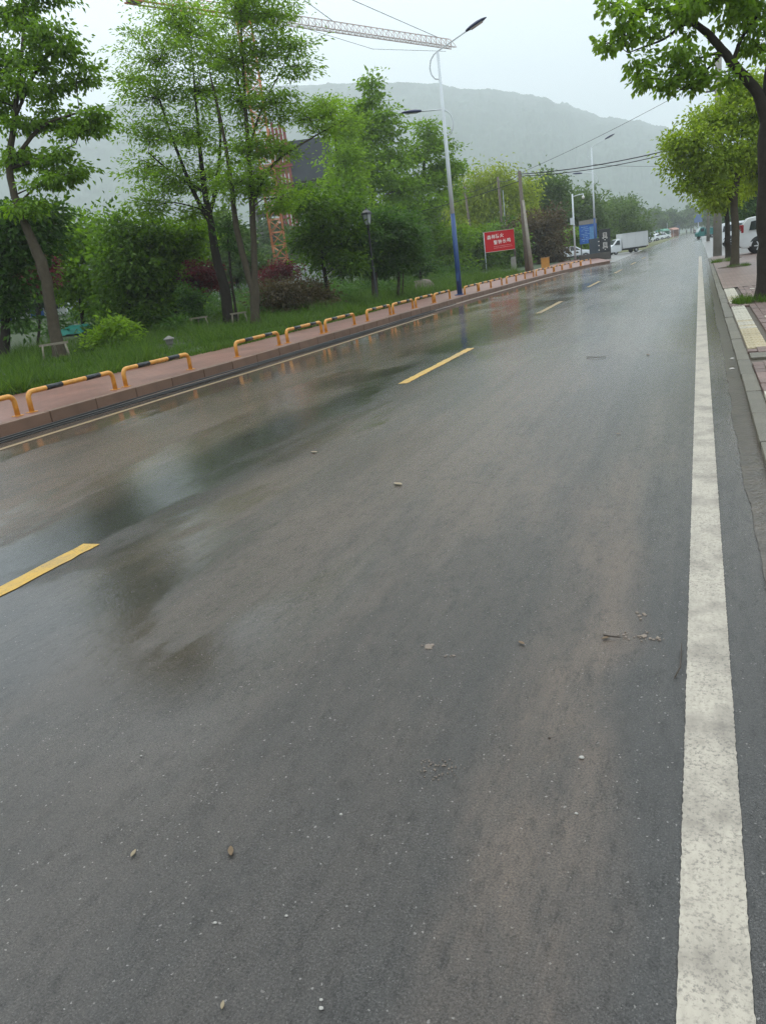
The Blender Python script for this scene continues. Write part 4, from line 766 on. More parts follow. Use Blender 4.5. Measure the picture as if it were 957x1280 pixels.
def weed(name, c, rad, n, h, label, seed, mat=GRASS):
    r = np.random.default_rng(seed); a = r.random(n) * 6.28; q = np.sqrt(r.random(n)) * rad
    tag(blades(name, np.stack([c[0] + q * np.cos(a), c[1] + q * np.sin(a) * 1.3, np.full(n, c[2])], 1), r.uniform(.4, 1, n) * h, mat, .006, seed), label, 'weed')
weed('weed_tuft', (1.02, 17.45, .07), .42, 900, .20, 'green weeds at the foot of the nearest street tree', 4)
weed('weed_tuft', (.90, 10.1, .06), .13, 260, .09, 'small weed tuft beside the concrete slab in the brick pavement', 5)
weed('weed_tuft', (1.0, 38.6, .07), .55, 700, .22, 'weeds around the slim dark-trunked street tree', 6)
weed('weed_tuft', (1.35, 32.6, .07), .4, 500, .16, 'weeds around the camphor trunk', 7)
for (x, s, rr) in ((1.1, 17.9, .62), (1.21, 32.8, .7), (1.25, 41.2, .7)):
    m = MB(); m.lathe([(rr, .0), (rr * .8, .05), (rr * .4, .08), (.02, .09)], 18, (x, s, .04)); o = m.build('tree_pit_soil', pm('pit_soil', (0.07, 0.048, 0.030), .9, .4, 10, .5, 30)); o['kind'] = 'structure'

# ------------------------------------------------------------------ street furniture
def hoop_barrier(L=1.92):
    root = empty('hoop_barrier', (0, 0, 0)); rr, h, br = .040, .315, .10
    P = [(0, 0, 0), (0, 0, h - br)] + [(0, br - br * math.cos(a), h - br + br * math.sin(a)) for a in np.linspace(.3, math.pi / 2, 5)]
    Q = [(0, L - y, z) for (_, y, z) in P[::-1]]
    MB().tube(P + Q, rr, 12).build('hoop', M_orange, root)
    for a, b in ((.20, .38), (.66, .84)): MB().tube([(0, L * a, h), (0, L * b, h)], rr + .002, 12).build('black_band', M_black, root)
    for y in (0, L): MB().box((0, y, .006), (.13, .13, .012), bev=.003).build('base_plate', M_orange, root)
    return root
hp = hoop_barrier()
HS = [6.9, 9.1, 11.3, 14.95, 17.3, 19.5, 22.4, 24.6, 26.85, 29.0, 32.9, 35.0, 36.95, 39.8, 41.75, 43.7, 46.2, 48.3, 50.5, 52.6, 54.8, 56.9]
for i, s in enumerate(HS):
    o = hp if i == 0 else copy_tree(hp)
    dx = kerb_x(s + 1.9) - kerb_x(s)
    o.location = (kerb_x(s) - .47, s, .165); o.rotation_euler[2] = -math.atan2(dx, 1.9)
    tag(o, '%s yellow and black hoop barrier along the kerb%s' % (ORD[i], '' if i == 0 else ', counting from the near end'), 'barrier', 'hoop barriers along the kerb')

def street_lamp(loc, label, H=9.3, blue=3.3):
    root = empty('street_lamp', loc, label=label, cat='street lamp', group='double-arm street lamps')
    rad = lambda z: .115 - .065 * z / H
    MB().tube([(0, 0, 0), (0, 0, blue)], [rad(0), rad(blue)], 14).build('pole_base', M_blue, root)
    MB().tube([(0, 0, blue), (0, 0, H * .55), (0, 0, H)], [rad(blue), rad(H * .55), rad(H)], 14).build('pole', M_steelw, root)
    MB().box((0, 0, .02), (.36, .36, .04), bev=.008).build('base_plate', M_blue, root)
    MB().box((0, -.115, .75), (.12, .03, .34), bev=.01).build('access_hatch', M_blue, root)
    for sgn, z, a, tilt in ((1, H, 1.15, .36), (-1, H * .775, .85, .10)):
        arm = [(-sgn * .02, 0, z - .95), (-sgn * .20, 0, z - .90), (-sgn * .34, 0, z - .72), (-sgn * .38, 0, z - .48), (-sgn * .32, 0, z - .22), (-sgn * .16, 0, z - .04), (sgn * .05, 0, z + .06)]
        for q in (.33, .66, 1.0): arm.append((sgn * (.05 + a * q), 0, z + .06 + a * q * tilt))
        ar = MB().tube(arm, .026, 8).build('arm', M_steelw, root)
        e = Vector(arm[-1]); d = Vector((sgn, 0, tilt)).normalized(); up = Vector((-tilt * sgn, 0, 1)).normalized(); hd = MB(); vs_, fs_ = [], []
        prof = [(0, .05, .05), (.08, .085, .07), (.25, .14, .095), (.5, .155, .10), (.72, .12, .075), (.86, .05, .035), (.90, .012, .01)]
        for t, w, hh in prof:
            for k in range(12):
                an = 2 * math.pi * k / 12; zz = math.sin(an) * hh; zz = zz if zz > 0 else zz * .45
                p = e + d * t + Vector((0, 1, 0)) * math.cos(an) * w + up * zz; vs_.append(p)
        for q in range(len(prof) - 1):
            for k in range(12): fs_.append((q * 12 + k, q * 12 + (k + 1) % 12, (q + 1) * 12 + (k + 1) % 12, (q + 1) * 12 + k))
        fs_ += [tuple(range(12)), tuple(range(72, 84))]; hd.add(vs_, fs_, True); h = hd.build('lamp_head', M_navy, root)
        ln = MB(); ln.box(tuple(e + d * .45 - up * .045), (.5, .2, .012), m=Matrix((d, Vector((0, 1, 0)), up)).transposed()); ln.build('lens', pm('lamp_lens', (.45, .47, .48), .2, .05), h)
    return root
street_lamp((-9.55, 33.2, .165), 'tall double-arm street lamp with blue base beside the hoop barriers')
street_lamp((-9.0, 78.0, .10), 'farther double-arm street lamp rising behind the blue notice board', 9.6, 3.6)

def camera_pole():
    root = empty('camera_pole', (-11.2, 80.3, .0), label='white camera pole with short side arm and cabinet near the blue board', cat='pole')
    MB().tube([(0, 0, 0), (0, 0, 3.4), (0, 0, 6.2)], [.10, .085, .07], 12).build('pole', M_steelw, root)
    MB().tube([(0, 0, 5.95), (.5, -.1, 6.02), (1.05, -.2, 6.05)], .04, 8).build('arm', M_steelw, root)
    d = MB().tube([(1.02, -.2, 6.05), (1.02, -.2, 5.86)], .05, 8); d.build('bracket', M_steelw, root)
    MB().lathe([(.03, .16), (.12, .12), (.13, .02), (.11, -.08), (.04, -.14)], 14, (1.02, -.2, 5.74)).build('dome_camera', M_letter, root)
    MB().box((-.16, -.12, 3.75), (.26, .2, .62), bev=.02).build('cabinet', M_steelw, root)
    MB().tube([(0, 0, 3.3), (0, 0, 3.34)], .13, 10).build('clamp', M_grey, root)
camera_pole()

def utility_pole(name, loc, h, r0, r1, mat, label, group, lean=(0, 0), brace=None, arms=()):
    root = empty(name, loc, label=label, cat='pole', group=group)
    MB().tube([(0, 0, -.1), (lean[0] * .5, lean[1] * .5, h * .5), (lean[0], lean[1], h)], [r0, (r0 + r1) / 2, r1], 14).build('shaft', mat, root)
    if brace: MB().tube([(brace[0], brace[1], -.1), (brace[0] * .3 + lean[0] * .7, brace[1] * .3, h * .72)], [r0 * .95, r1 * .8], 12).build('brace', pm('pale_pole_wood', (.30, .265, .22), .85, .3, 8, .4, 30), root)
    for z, w, ang in arms:
        a = MB().box((lean[0], lean[1], z), (w, .07, .08), ang).build('crossarm', M_grey, root)
        for q in (-.42, 0, .42):
            MB().lathe([(.03, 0), (.055, .03), (.035, .06), (.055, .09), (.03, .13)], 10, (lean[0] + q * w * math.cos(ang), lean[1] + q * w * math.sin(ang), z + .04)).build('insulator', M_letter, a)
    return root
G_P = 'old wooden poles by the willow'
utility_pole('wooden_pole', (-10.95, 55.2, .1), 6.6, .16, .11, M_polewood, 'thick wooden pole with a pale brace behind the hoop barriers', G_P, (-.12, .1), (.30, .03))
utility_pole('wooden_pole', (-18.0, 80.2, .2), 8.6, .17, .11, M_polewood, 'wooden pole rising behind the red sign', G_P, (-.2, 0))
utility_pole('wooden_pole', (-23.4, 88.5, .3), 8.9, .18, .11, M_polewood, 'wooden pole farthest back in front of the willow', G_P, (-.5, .2))
MB().box((0, 0, 0), (.05, .05, 4.0)).build('pipe', M_steelw, None, (-17.75, 80.0, 5.5)); o = bpy.data.objects['pipe']; o.name = 'conduit_pipe'; tag(o, 'thin pale pipe fixed along the wooden pole behind the red sign', 'pipe')
G_C = 'grey concrete utility poles'
utility_pole('concrete_pole', (.92, 49.0, -.02), 10.2, .24, .16, M_conc, 'thick concrete utility pole between street trees and road', G_C, arms=((9.2, 1.7, .1), (8.4, 1.3, .1)))
utility_pole('concrete_pole', (.95, 106, -.02), 10.0, .2, .13, M_conc, 'thinner concrete utility pole farther along by the teal truck', G_C, arms=((9.4, 1.6, .1),))

def wire(name, a, b, sag, rad, label, n=24):
    a, b = Vector(a), Vector(b); P = []
    for i in range(n + 1):
        t = i / n; p = a.lerp(b, t); p.z -= sag * 4 * t * (1 - t); P.append(p)
    tag(MB().tube(P, rad, 5).build(name, M_rubber), label, 'cable', 'overhead cables')
P1, P2, P3, PR = (-11.07, 55.3, 6.5), (-18.2, 80.2, 8.5), (-23.9, 88.7, 8.5), (.92, 49.0, 6.1)
wire('overhead_cable', P1, PR, .30, .030, 'thick black cable crossing the road, upper of the bundle')
wire('overhead_cable', (P1[0], P1[1], 6.38), (PR[0], PR[1], 5.95), .36, .024, 'black cable crossing the road, lower of the bundle')
wire('overhead_cable', (P1[0], P1[1], 6.55), (PR[0], PR[1], 9.2), .18, .012, 'thin cable rising from the front wooden pole to the crossarm')
wire('overhead_cable', P1, P2, .25, .022, 'cable between the front wooden pole and the one behind the red sign')
wire('overhead_cable', P2, P3, .2, .022, 'cable between the two rear wooden poles')
wire('overhead_cable', P3, (-52, 92, 7.5), .5, .022, 'cable running from the farthest wooden pole into the trees')
wire('overhead_cable', (P1[0], P1[1], 6.1), (-30, 66, 5.9), .5, .022, 'cable passing behind the street lamp into the park trees')
wire('overhead_cable', (-8.9, 78, 8.3), (.95, 106, 8.9), .35, .016, 'faint cable strung from the farther lamp to the far pole')

def text_mesh(body, size, name='lettering'):
    c = bpy.data.curves.new('txt', 'FONT'); c.body = body; c.size = size; c.extrude = .003; c.align_x = 'LEFT'; c.offset = size * .012; c.resolution_u = 2
    t = bpy.data.objects.new('txt', c); col.objects.link(t); dg = bpy.context.evaluated_depsgraph_get(); dg.update()
    me = bpy.data.meshes.new_from_object(t.evaluated_get(dg)); bpy.data.objects.remove(t); bpy.data.curves.remove(c); me.name = name; me.materials.clear()
    return me
def red_sign():
    root = empty('red_sign', (-15.48, 61.86, .25), R(37.9), label='red fire-warning sign with white characters on two posts', cat='sign')
    W, z0, z1 = 2.5, 1.62, 3.12
    p = MB().box((W / 2 + .06, 0, (z0 + z1) / 2), (W, .04, z1 - z0), bev=.006).build('panel', M_redsign, root)
    fr = pm('sign_frame', (.42, .34, .28), .6, .2, 5)
    for z in (z0, z1): MB().box((W / 2 + .06, -.012, z), (W + .05, .05, .04)).build('frame_rail', fr, root)
    MB().tube([(.04, .05, -.2), (.04, .05, z1)], .028, 8).build('post', M_steelw, root)
    MB().tube([(W + .08, .07, -.2), (W + .08, .07, z1 + .12)], .06, 8).build('post', M_polewood, root)
    for body, x, z, s in (('森', .20, 2.58, .33), ('林', .56, 2.60, .33), ('防', .92, 2.62, .33), ('火', 1.28, 2.64, .33), ('警', .72, 2.16, .33), ('钟', 1.10, 2.18, .33), ('长', 1.48, 2.20, .33), ('鸣', 1.86, 2.22, .33)):
        link_mesh('character', text_mesh(body, s, 'character'), M_letter, p, (x + .06, -.026, z), (R(90), 0, 0))
    r = np.random.default_rng(4); sm = MB()
    for z in (1.98, 1.86):
        x = .78
        while x < 2.3:
            w = r.uniform(.03, .07); sm.box((x + w / 2, -.024, z + (x - .8) * .02), (w, .006, .05 * r.uniform(.6, 1))); x += w + r.uniform(.02, .05)
    sm.build('small_print', pm('pink_print', (.62, .30, .28), .5, .1), p)
red_sign()
def blue_board():
    root = empty('notice_board', (-11.1, 83.2, .0), R(24), label='blue notice board with pale grey header beside the black pillar sign', cat='sign')
    W, z0, z1 = 1.75, 1.55, 3.75
    p = MB().box((W / 2, 0, (z0 + z1) / 2 - .2), (W, .08, z1 - z0 - .4), bev=.01).build('panel', pm('blue_board_print', (.012, .105, .40), .4, .25, 3), root)
    MB().prism([(0, z1 - .38), (W, z1 - .38), (W, z1 + .06), (0, z1 - .02)], 'y', -.07, .05).build('header', M_conc, root)
    for x in (.15, W - .15): MB().tube([(x, .05, -.1), (x, .05, z1 - .4)], .05, 8).build('post', M_grey, root)
    r = np.random.default_rng(6); q = MB()
    for j in range(9):
        z = z1 - .62 - j * .165; x = .2
        while x < .95:
            w = r.uniform(.04, .12)
            if r.random() < .75: q.box((x + w / 2, -.043, z), (w, .006, .05))
            x += w + .04
    q.build('printed_lines', pm('pale_blue_print', (.30, .48, .66), .5, .1), p)
    MB().box((1.32, -.043, 2.5), (.62, .006, 1.2)).build('printed_map', pm('map_print', (.10, .25, .46), .5, .4, 5), p)
blue_board()
def pillar_sign():
    root = empty('pillar_sign', (-7.95, 76.2, .0), R(14), label='black pillar sign with two white characters beside the box truck', cat='sign')
    p = MB().box((0, 0, 1.3), (.98, .25, 2.6), bev=.02).build('slab', M_black, root)
    def glyph(z):                      # blocky character: boxed top over two splayed feet, then a dot
        m = MB(); w, h = .36, .34
        for dz in (0, .11, .22, .33): m.box((0, -.13, z + dz), (w - .06, .012, .035))
        for dx in (-.15, .15): m.box((dx, -.13, z + .165), (.035, .012, .36))
        m.box((0, -.13, z - .07), (.46, .012, .04)); m.box((-.16, -.13, z - .15), (.11, .012, .05)); m.box((.16, -.13, z - .15), (.11, .012, .05))
        m.box((0, -.13, z - .27), (.09, .012, .07)); m.build('character', M_letter, p)
    glyph(1.95); glyph(1.12)
    MB().box((-.95, 0, .3), (2.7, .55, .62), bev=.03).build('plinth', pm('dark_stone', (.07, .06, .052), .7, .3, 4, .4, 12), root)
    s = MB().box((-.9, .05, 1.25), (.95, .2, 1.3), bev=.02).build('side_slab', pm('slate_panel', (.035, .05, .065), .5, .2, 3), root)
    mk = MB()
    for z in (1.6, 1.25, .85): mk.box((-.52, -.06, z), (.14, .012, .09))
    mk.build('character', M_letter, s)
pillar_sign()
def meter_box():
    root = empty('utility_box', (-10.9, 62.0, .16), R(10), label='small orange-yellow utility cabinet behind the hoop barriers', cat='cabinet')
    MB().box((0, 0, .38), (.62, .42, .72), bev=.02).build('body', pm('ochre_enamel', (.46, .21, .03), .5, .25, 5), root)
    MB().box((0, 0, .77), (.70, .5, .05), bev=.01).build('lid', pm('ochre_lid', (.36, .17, .03), .5, .25, 5), root)
    MB().box((0, -.213, .38), (.54, .012, .62)).build('door', pm('ochre_enamel'.strip(), (.46, .21, .03)), root)
meter_box()
def stub_post():
    root = empty('marker_post', (-12.6, 58.6, .15), R(10), label='squat grey concrete marker post under the red sign', cat='post')
    MB().box((0, 0, .55), (.36, .3, 1.1), bev=.02).build('shaft', M_conc, root); MB().prism([(-.18, 1.1), (.18, 1.1), (.12, 1.17), (-.12, 1.17)], 'y', -.15, .15).build('cap', M_conc, root)
stub_post()
def garden_lantern():
    root = empty('garden_lantern', (-13.38, 33.15, -.2), label='black garden lantern on a slim post among the round trees', cat='lamp')
    MB().lathe([(.12, 0), (.10, .25), (.05, .35), (.045, 3.6), (.07, 3.66), (.05, 3.75)], 12).build('post', M_black, root)
    MB().lathe([(.13, 3.75), (.21, 4.15), (.21, 4.16)], 6, smooth=False).build('glass_box', pm('frosted_glass', (.35, .38, .39), .25, .1), root)
    MB().lathe([(.27, 4.16), (.24, 4.24), (.10, 4.34), (.03, 4.42), (.01, 4.5)], 6, smooth=False).build('roof', M_black, root)
    for k in range(6):
        a = k * math.pi / 3; MB().tube([(.135 * math.cos(a), .135 * math.sin(a), 3.75), (.215 * math.cos(a), .215 * math.sin(a), 4.16)], .014, 4).build('rib', M_black, root)
garden_lantern()
def lawn_light():
    root = empty('lawn_light', (-13.45, 17.85, .2), label='short stone lawn light standing in the grass by the pavement', cat='lamp')
    st = pm('grey_stone', (.16, .15, .135), .8, .25, 9, .4, 30)
    MB().lathe([(.10, 0), (.075, .06), (.06, .16), (.085, .2)], 8, smooth=False).build('stem', st, root)
    MB().box((0, 0, .26), (.15, .15, .11), bev=.01).build('lamp_box', st, root)
    MB().lathe([(.15, .32), (.15, .345), (.06, .40), (.02, .42)], 8, smooth=False).build('roof', st, root)
lawn_light()
def tree_frame(loc, rz, w, h, label, n=2):
    root = empty('tree_support', loc, rz, label=label, cat='frame', group='wooden tree supports')
    MB().box((0, 0, h), (w * 1.25, .05, .06)).build('rail', M_wood, root)
    for x in (-w / 2, w / 2): MB().tube([(x * 1.15, -.06, -.05), (x * .95, 0, h)], .03, 7).build('leg', M_wood, root)
    MB().tube([(0, .45, -.05), (0, .08, h)], .03, 7).build('leg', M_wood, root)
tree_frame((-16.75, 17.05, .36), R(40), .62, .42, 'pale wooden frame at the foot of the leaning tree')
tree_frame((-17.4, 25.1, .38), R(40), .55, .38, 'pale wooden frame beside the vase-shaped shrub')
tree_frame((-16.2, 26.0, .33), R(40), .5, .4, 'wooden frame beside the thick dark trunk')
tree_frame((-13.85, 40.6, .25), R(40), .45, .55, 'wooden frame under the round trees near the street lamp')
# teal sheet, rock, site cabin, site fence
def tarp():
    nx, ny = 16, 10; r = np.random.default_rng(2); V = []
    for i in range(nx):
        for j in range(ny):
            u, v = i / (nx - 1) * 2 - 1, j / (ny - 1) * 2 - 1
            V.append((u * .95, v * .6, .34 * max(0, 1 - abs(u) ** 3) * max(0, 1 - abs(v) ** 3) + .05 * r.random() + .02))
    F = [(i * ny + j, (i + 1) * ny + j, (i + 1) * ny + j + 1, i * ny + j + 1) for i in range(nx - 1) for j in range(ny - 1)]
    o = link_mesh('teal_sheet', np_mesh('teal_sheet', V, F, smooth=True), pm('teal_netting', (.012, .20, .15), .6, .25, 8)); o.location = (-24.6, 26.6, .62); o.rotation_euler = (0, 0, R(42))
    tag(o, 'teal green sheet draped over a low heap on the lawn', 'sheet')
tarp()
def rock(loc, d, seed, label):
    bm = bmesh.new(); bmesh.ops.create_icosphere(bm, subdivisions=3, radius=1); r = random.Random(seed)
    ph = [r.random() * 6 for _ in range(6)]
    for v in bm.verts:
        k = 1 + .16 * math.sin(v.co.x * 3 + ph[0]) + .14 * math.sin(v.co.y * 3.7 + ph[1]) + .1 * math.sin(v.co.z * 5 + ph[2])
        v.co = Vector((v.co.x * d[0] * k, v.co.y * d[1] * k, max(v.co.z * d[2] * k, -.3 * d[2])))
    me = bpy.data.meshes.new('rock'); bm.to_mesh(me); bm.free()
    o = link_mesh('rock', me, pm('brown_rock', (.14, .11, .085), .8, .35, 3, .6, 8)); o.location = loc; tag(o, label, 'rock')
rock((-14.2, 42.6, .3), (.75, .5, .42), 3, 'low brown rock on the grass near the street lamp')
def cabin():
    root = empty('site_cabin', (-50.5, 48.5, .9), R(55), label='blue and white site cabin glimpsed under the park trees', cat='cabin')
    MB().box((0, 0, 1.35), (7.0, 2.4, 2.7), bev=.03).build('wall', pm('white_cabin_panel', (.55, .55, .54), .5, .1, 2), root)
    MB().box((0, 0, 2.76), (7.2, 2.6, .12)).build('roof', M_conc, root)
    for x in (-2.4, 0, 2.4):
        w = MB().box((x, -1.215, 1.5), (1.2, .03, 1.0)).build('window', M_glass, root); MB().box((x, -1.235, 1.5), (.05, .02, 1.0)).build('mullion', M_steelw, w)
    MB().box((-1.2, -1.215, 1.0), (.9, .03, 2.0)).build('door', M_blue, root); MB().box((1.2, -1.215, 1.2), (1.0, .03, 2.3)).build('panel', pm('blue_panel', (.03, .12, .42), .5, .15, 2), root)
cabin()
def site_fence():
    root = empty('site_fence', (-44, 66, 1.2), R(28), label='pale site fence of metal panels behind the maroon maple', cat='fence')
    pmsh = MB().box((0, 0, 1.0), (1.95, .04, 2.0), bev=.005)
    for k in range(7): pmsh.box((-.84 + k * .28, -.03, 1.0), (.05, .03, 1.9))
    me = pmsh.mesh('panel'); me.materials.append(pm('pale_sheet_metal', (.42, .43, .42), .5, .2, 1, rand=.1))
    ps = MB().box((0, 0, 1.05), (.08, .08, 2.2)).mesh('post'); ps.materials.append(M_grey)
    for k in range(12): link_mesh('panel', me, None, root, (-12 + k * 2.05, 0, 0)); link_mesh('post', ps, None, root, (-13.02 + k * 2.05, .07, 0))
site_fence()

# ------------------------------------------------------------------ building under construction and tower crane
def construction():
    root = empty('unfinished_building', (-59.2, 116.7, -.1), R(26), label='unfinished building wrapped in dark netting behind the tower crane', cat='building')
    net = pm('dark_safety_net', (.045, .05, .062), .7, .35, .8, .3, 3); conc = pm('raw_concrete', (.23, .215, .20), .85, .2, .6); redm = pm('red_formwork', (.24, .05, .038), .6, .3, .8)
    fl = 3.1
    for k in range(7): MB().box((0, 0, k * fl), (13, 11, .28)).build('floor_slab', conc, root)
    for x in (-6, -2, 2, 6):
        for y in (-5, 0, 5): MB().box((x, y, 9.3), (.5, .5, 18.4)).build('column', conc, root)
    for x in (.35, 3.5): MB().box((x + 1.65, -5.75, 18.6), (3.25, .08, 5.6)).build('net_panel', net, root)
    for y in (-4.3, -1.3, 1.7, 4.5): MB().box((6.78, y, 18.6), (.08, 2.9, 5.6)).build('net_panel', net, root)
    for k in range(5): MB().box((-1.9 + k * .55, -6.1, 11.6 + (k % 2) * .8), (.42, .3, 23.4)).build('formwork_post', redm, root)
    for k in range(6): MB().box((-.8, -6.3, 2.6 + k * 3.1), (3.2, .16, .35)).build('formwork_beam', redm, root)
    MB().box((1.5, -5.6, 4.5), (9, .12, 8.4)).build('infill_wall', pm('pale_render', (.40, .37, .33), .8, .2, .6), root)
    for x in (-1, 2, 5):
        for z in (2.2, 5.2, 7.8): MB().box((x, -5.68, z), (1.3, .06, 1.5)).build('window', M_glass, root)
    MB().box((0, -6.0, 15.5), (13.6, .5, .5)).build('scaffold_deck', M_barkdark, root)
construction()
def crane():
    root = empty('tower_crane', (-51.75, 96, -.1), R(24), label='orange tower crane with long pale lattice jib above the trees', cat='crane')
    om = pm('crane_orange', (.50, .155, .035), .5, .25, 1.5); wm = pm('crane_pale_red', (.52, .40, .37), .5, .15, 1.0)
    h, w = 32.6, .85
    m = MB()
    for sx in (-1, 1):
        for sy in (-1, 1): m.tube([(sx * w, sy * w, 0), (sx * w, sy * w, h)], .10, 6)
    n = 20
    for k in range(n):
        z0, z1 = h * k / n, h * (k + 1) / n
        for q in range(4):
            a = [(-w, -w), (w, -w), (w, w), (-w, w)][q]; b = [(w, -w), (w, w), (-w, w), (-w, -w)][q]
            m.tube([(*a, z0), (*b, z1 if k % 2 else z1)], .05, 4); m.tube([(*a, z1), (*b, z1)], .05, 4)
            if k % 2: m.tube([(*b, z0), (*a, z1)], .05, 4)
    m.build('mast', om, root)
    MB().box((0, 0, -.2), (5, 5, .8), bev=.05).build('footing', M_conc, root)
    MB().lathe([(1.1, h - .1), (1.25, h + .15), (1.25, h + .55), (.9, h + .8)], 16).build('slewing_ring', M_grey, root)
    cb = MB().box((1.35, -.2, h + 1.2), (1.2, 1.4, 1.9), bev=.06).build('cab', M_steelw, root); MB().box((1.97, -.2, h + 1.45), (.04, 1.2, 1.0)).build('window', M_glass, cb)
    a = MB(); ap = (0, 0, h + 8)
    for p in ((.7, .7), (.7, -.7), (-.7, .7), (-.7, -.7)): a.tube([(*p, h + .7), ap], .09, 5)
    for z in (2.5, 4.5, 6.3):
        q = .7 * (1 - (z - .7) / 7.3); a.tube([(q, q, h + z), (-q, q, h + z), (-q, -q, h + z), (q, -q, h + z), (q, q, h + z)], .045, 4)
    a.build('tower_head', om, root)
    # jib along local +y
    ang = R(66 - 90 - 24); jb = bpy.data.objects.new('jib', None); col.objects.link(jb); jb.parent = root; jb.rotation_euler = (0, 0, ang)
    J = MB(); L = 40; hw, hh, z0 = .55, 1.15, h + .55; n = 34
    J.tube([(-hw, .8, z0), (-hw, L, z0)], .07, 5); J.tube([(hw, .8, z0), (hw, L, z0)], .07, 5); J.tube([(0, .8, z0 + hh), (0, L - .8, z0 + hh)], .07, 5)
    for k in range(n):
        y0, y1 = .8 + (L - .8) * k / n, .8 + (L - .8) * (k + 1) / n; ym = (y0 + y1) / 2
        for s in (-1, 1): J.tube([(s * hw, y0, z0), (0, ym, z0 + hh)], .035, 4); J.tube([(0, ym, z0 + hh), (s * hw, y1, z0)], .035, 4)
        J.tube([(-hw, y0, z0), (hw, y0, z0)], .03, 4); J.tube([(-hw, y0, z0), (hw, y1, z0)], .03, 4)
    J.build('jib_truss', wm, jb)
    C = MB(); Lc = 15.5
    for s in (-1, 1): C.tube([(s * .6, -.8, z0), (s * .6, -Lc, z0)], .11, 5); C.tube([(s * .6, -.8, z0 + 1), (s * .6, -Lc, z0 + 1)], .04, 4)
    for k in range(12): C.tube([(-.6, -.8 - k * 1.05, z0), (.6, -.8 - (k + 1) * 1.05, z0)], .05, 4); C.tube([(.6, -.8 - k * 1.05, z0), (.6, -.8 - k * 1.05, z0 + 1)], .03, 4)
    C.build('counter_jib', om, jb)
    MB().box((0, -Lc + 1.1, z0 + .75), (1.3, 1.8, 1.3), bev=.04).build('counterweight', M_conc, jb)
    for y, z in ((15, z0 + hh), (36.5, z0 + hh), (-Lc + 1, z0)): MB().tube([(0, 0, h + 8), (0, y, z)], .045, 5).build('tie_bar', M_grey, jb)
    MB().tube([(0, 10, z0 - .2), (0, 22, z0 - 1.6), (0, 38, z0 - .6)], .03, 4).build('trolley_rope', M_grey, jb)
crane()

# ------------------------------------------------------------------ vehicles
def wheel(root, x, y, rad, w, side):
    e = MB(); ti = e.lathe([(rad * .62, -w / 2), (rad * .93, -w / 2), (rad, -w * .32), (rad, w * .32), (rad * .93, w / 2), (rad * .62, w / 2)], 24, (x, y, rad), 'x').build('tyre', M_rubber, root)
    m = MB(); xo = x + side * w * .36
    m.lathe([(rad * .66, -.02), (rad * .66, .02), (rad * .56, .03), (rad * .56, -.01)], 24, (xo, y, rad), 'x'); m.lathe([(rad * .16, -.03), (rad * .16, .035), (rad * .08, .045)], 12, (xo, y, rad), 'x')
    for k in range(6):
        a = k * math.pi / 3; d = Vector((0, math.cos(a), math.sin(a))); t = Vector((0, -math.sin(a), math.cos(a))); c = Vector((xo + side * .01, y, rad))
        p = [c + d * rad * .12 + t * rad * .09, c + d * rad * .12 - t * rad * .09, c + d * rad * .62 - t * rad * .06, c + d * rad * .62 + t * rad * .06]
        o2 = Vector((side * .025, 0, 0)); m.add([*p, *[q + o2 for q in p]], [(0, 1, 2, 3), (4, 5, 6, 7), (0, 1, 5, 4), (1, 2, 6, 5), (2, 3, 7, 6), (3, 0, 4, 7)])
    m.build('rim', M_chrome, ti)
    MB().lathe([(rad * .60, -.01), (rad * .60, .01)], 20, (x + side * w * .2, y, rad), 'x').build('brake_disc', M_grey, ti)
def loft_body(prof, W, belt, top_in, bev=.05):
    """side outline (y, z) swept across the width, pulled in above the belt line"""
    zt = max(z for _, z in prof); n = len(prof)
    hw = lambda z: W / 2 * (1 - top_in * max(0, (z - belt) / (zt - belt)) - .05 * max(0, (.5 - z) / .5))
    V = [(-hw(z), y, z) for y, z in prof] + [(hw(z), y, z) for y, z in prof]
    F = [tuple(range(n)), tuple(range(n, 2 * n))[::-1]] + [(i, (i + 1) % n, n + (i + 1) % n, n + i) for i in range(n)]
    bm = bmesh.new(); vv = [bm.verts.new(v) for v in V]
    for f in F: bm.faces.new([vv[i] for i in f])
    bmesh.ops.recalc_face_normals(bm, faces=bm.faces)
    ed = [e for e in bm.edges if abs(e.verts[0].co.x - e.verts[1].co.x) < .2 or e.calc_face_angle(0) > .5]
    bmesh.ops.bevel(bm, geom=ed, offset=bev, segments=3, affect='EDGES', profile=.6, clamp_overlap=True)
    me = bpy.data.meshes.new('body'); bm.to_mesh(me); bm.free(); me.polygons.foreach_set('use_smooth', [True] * len(me.polygons)); return me, hw
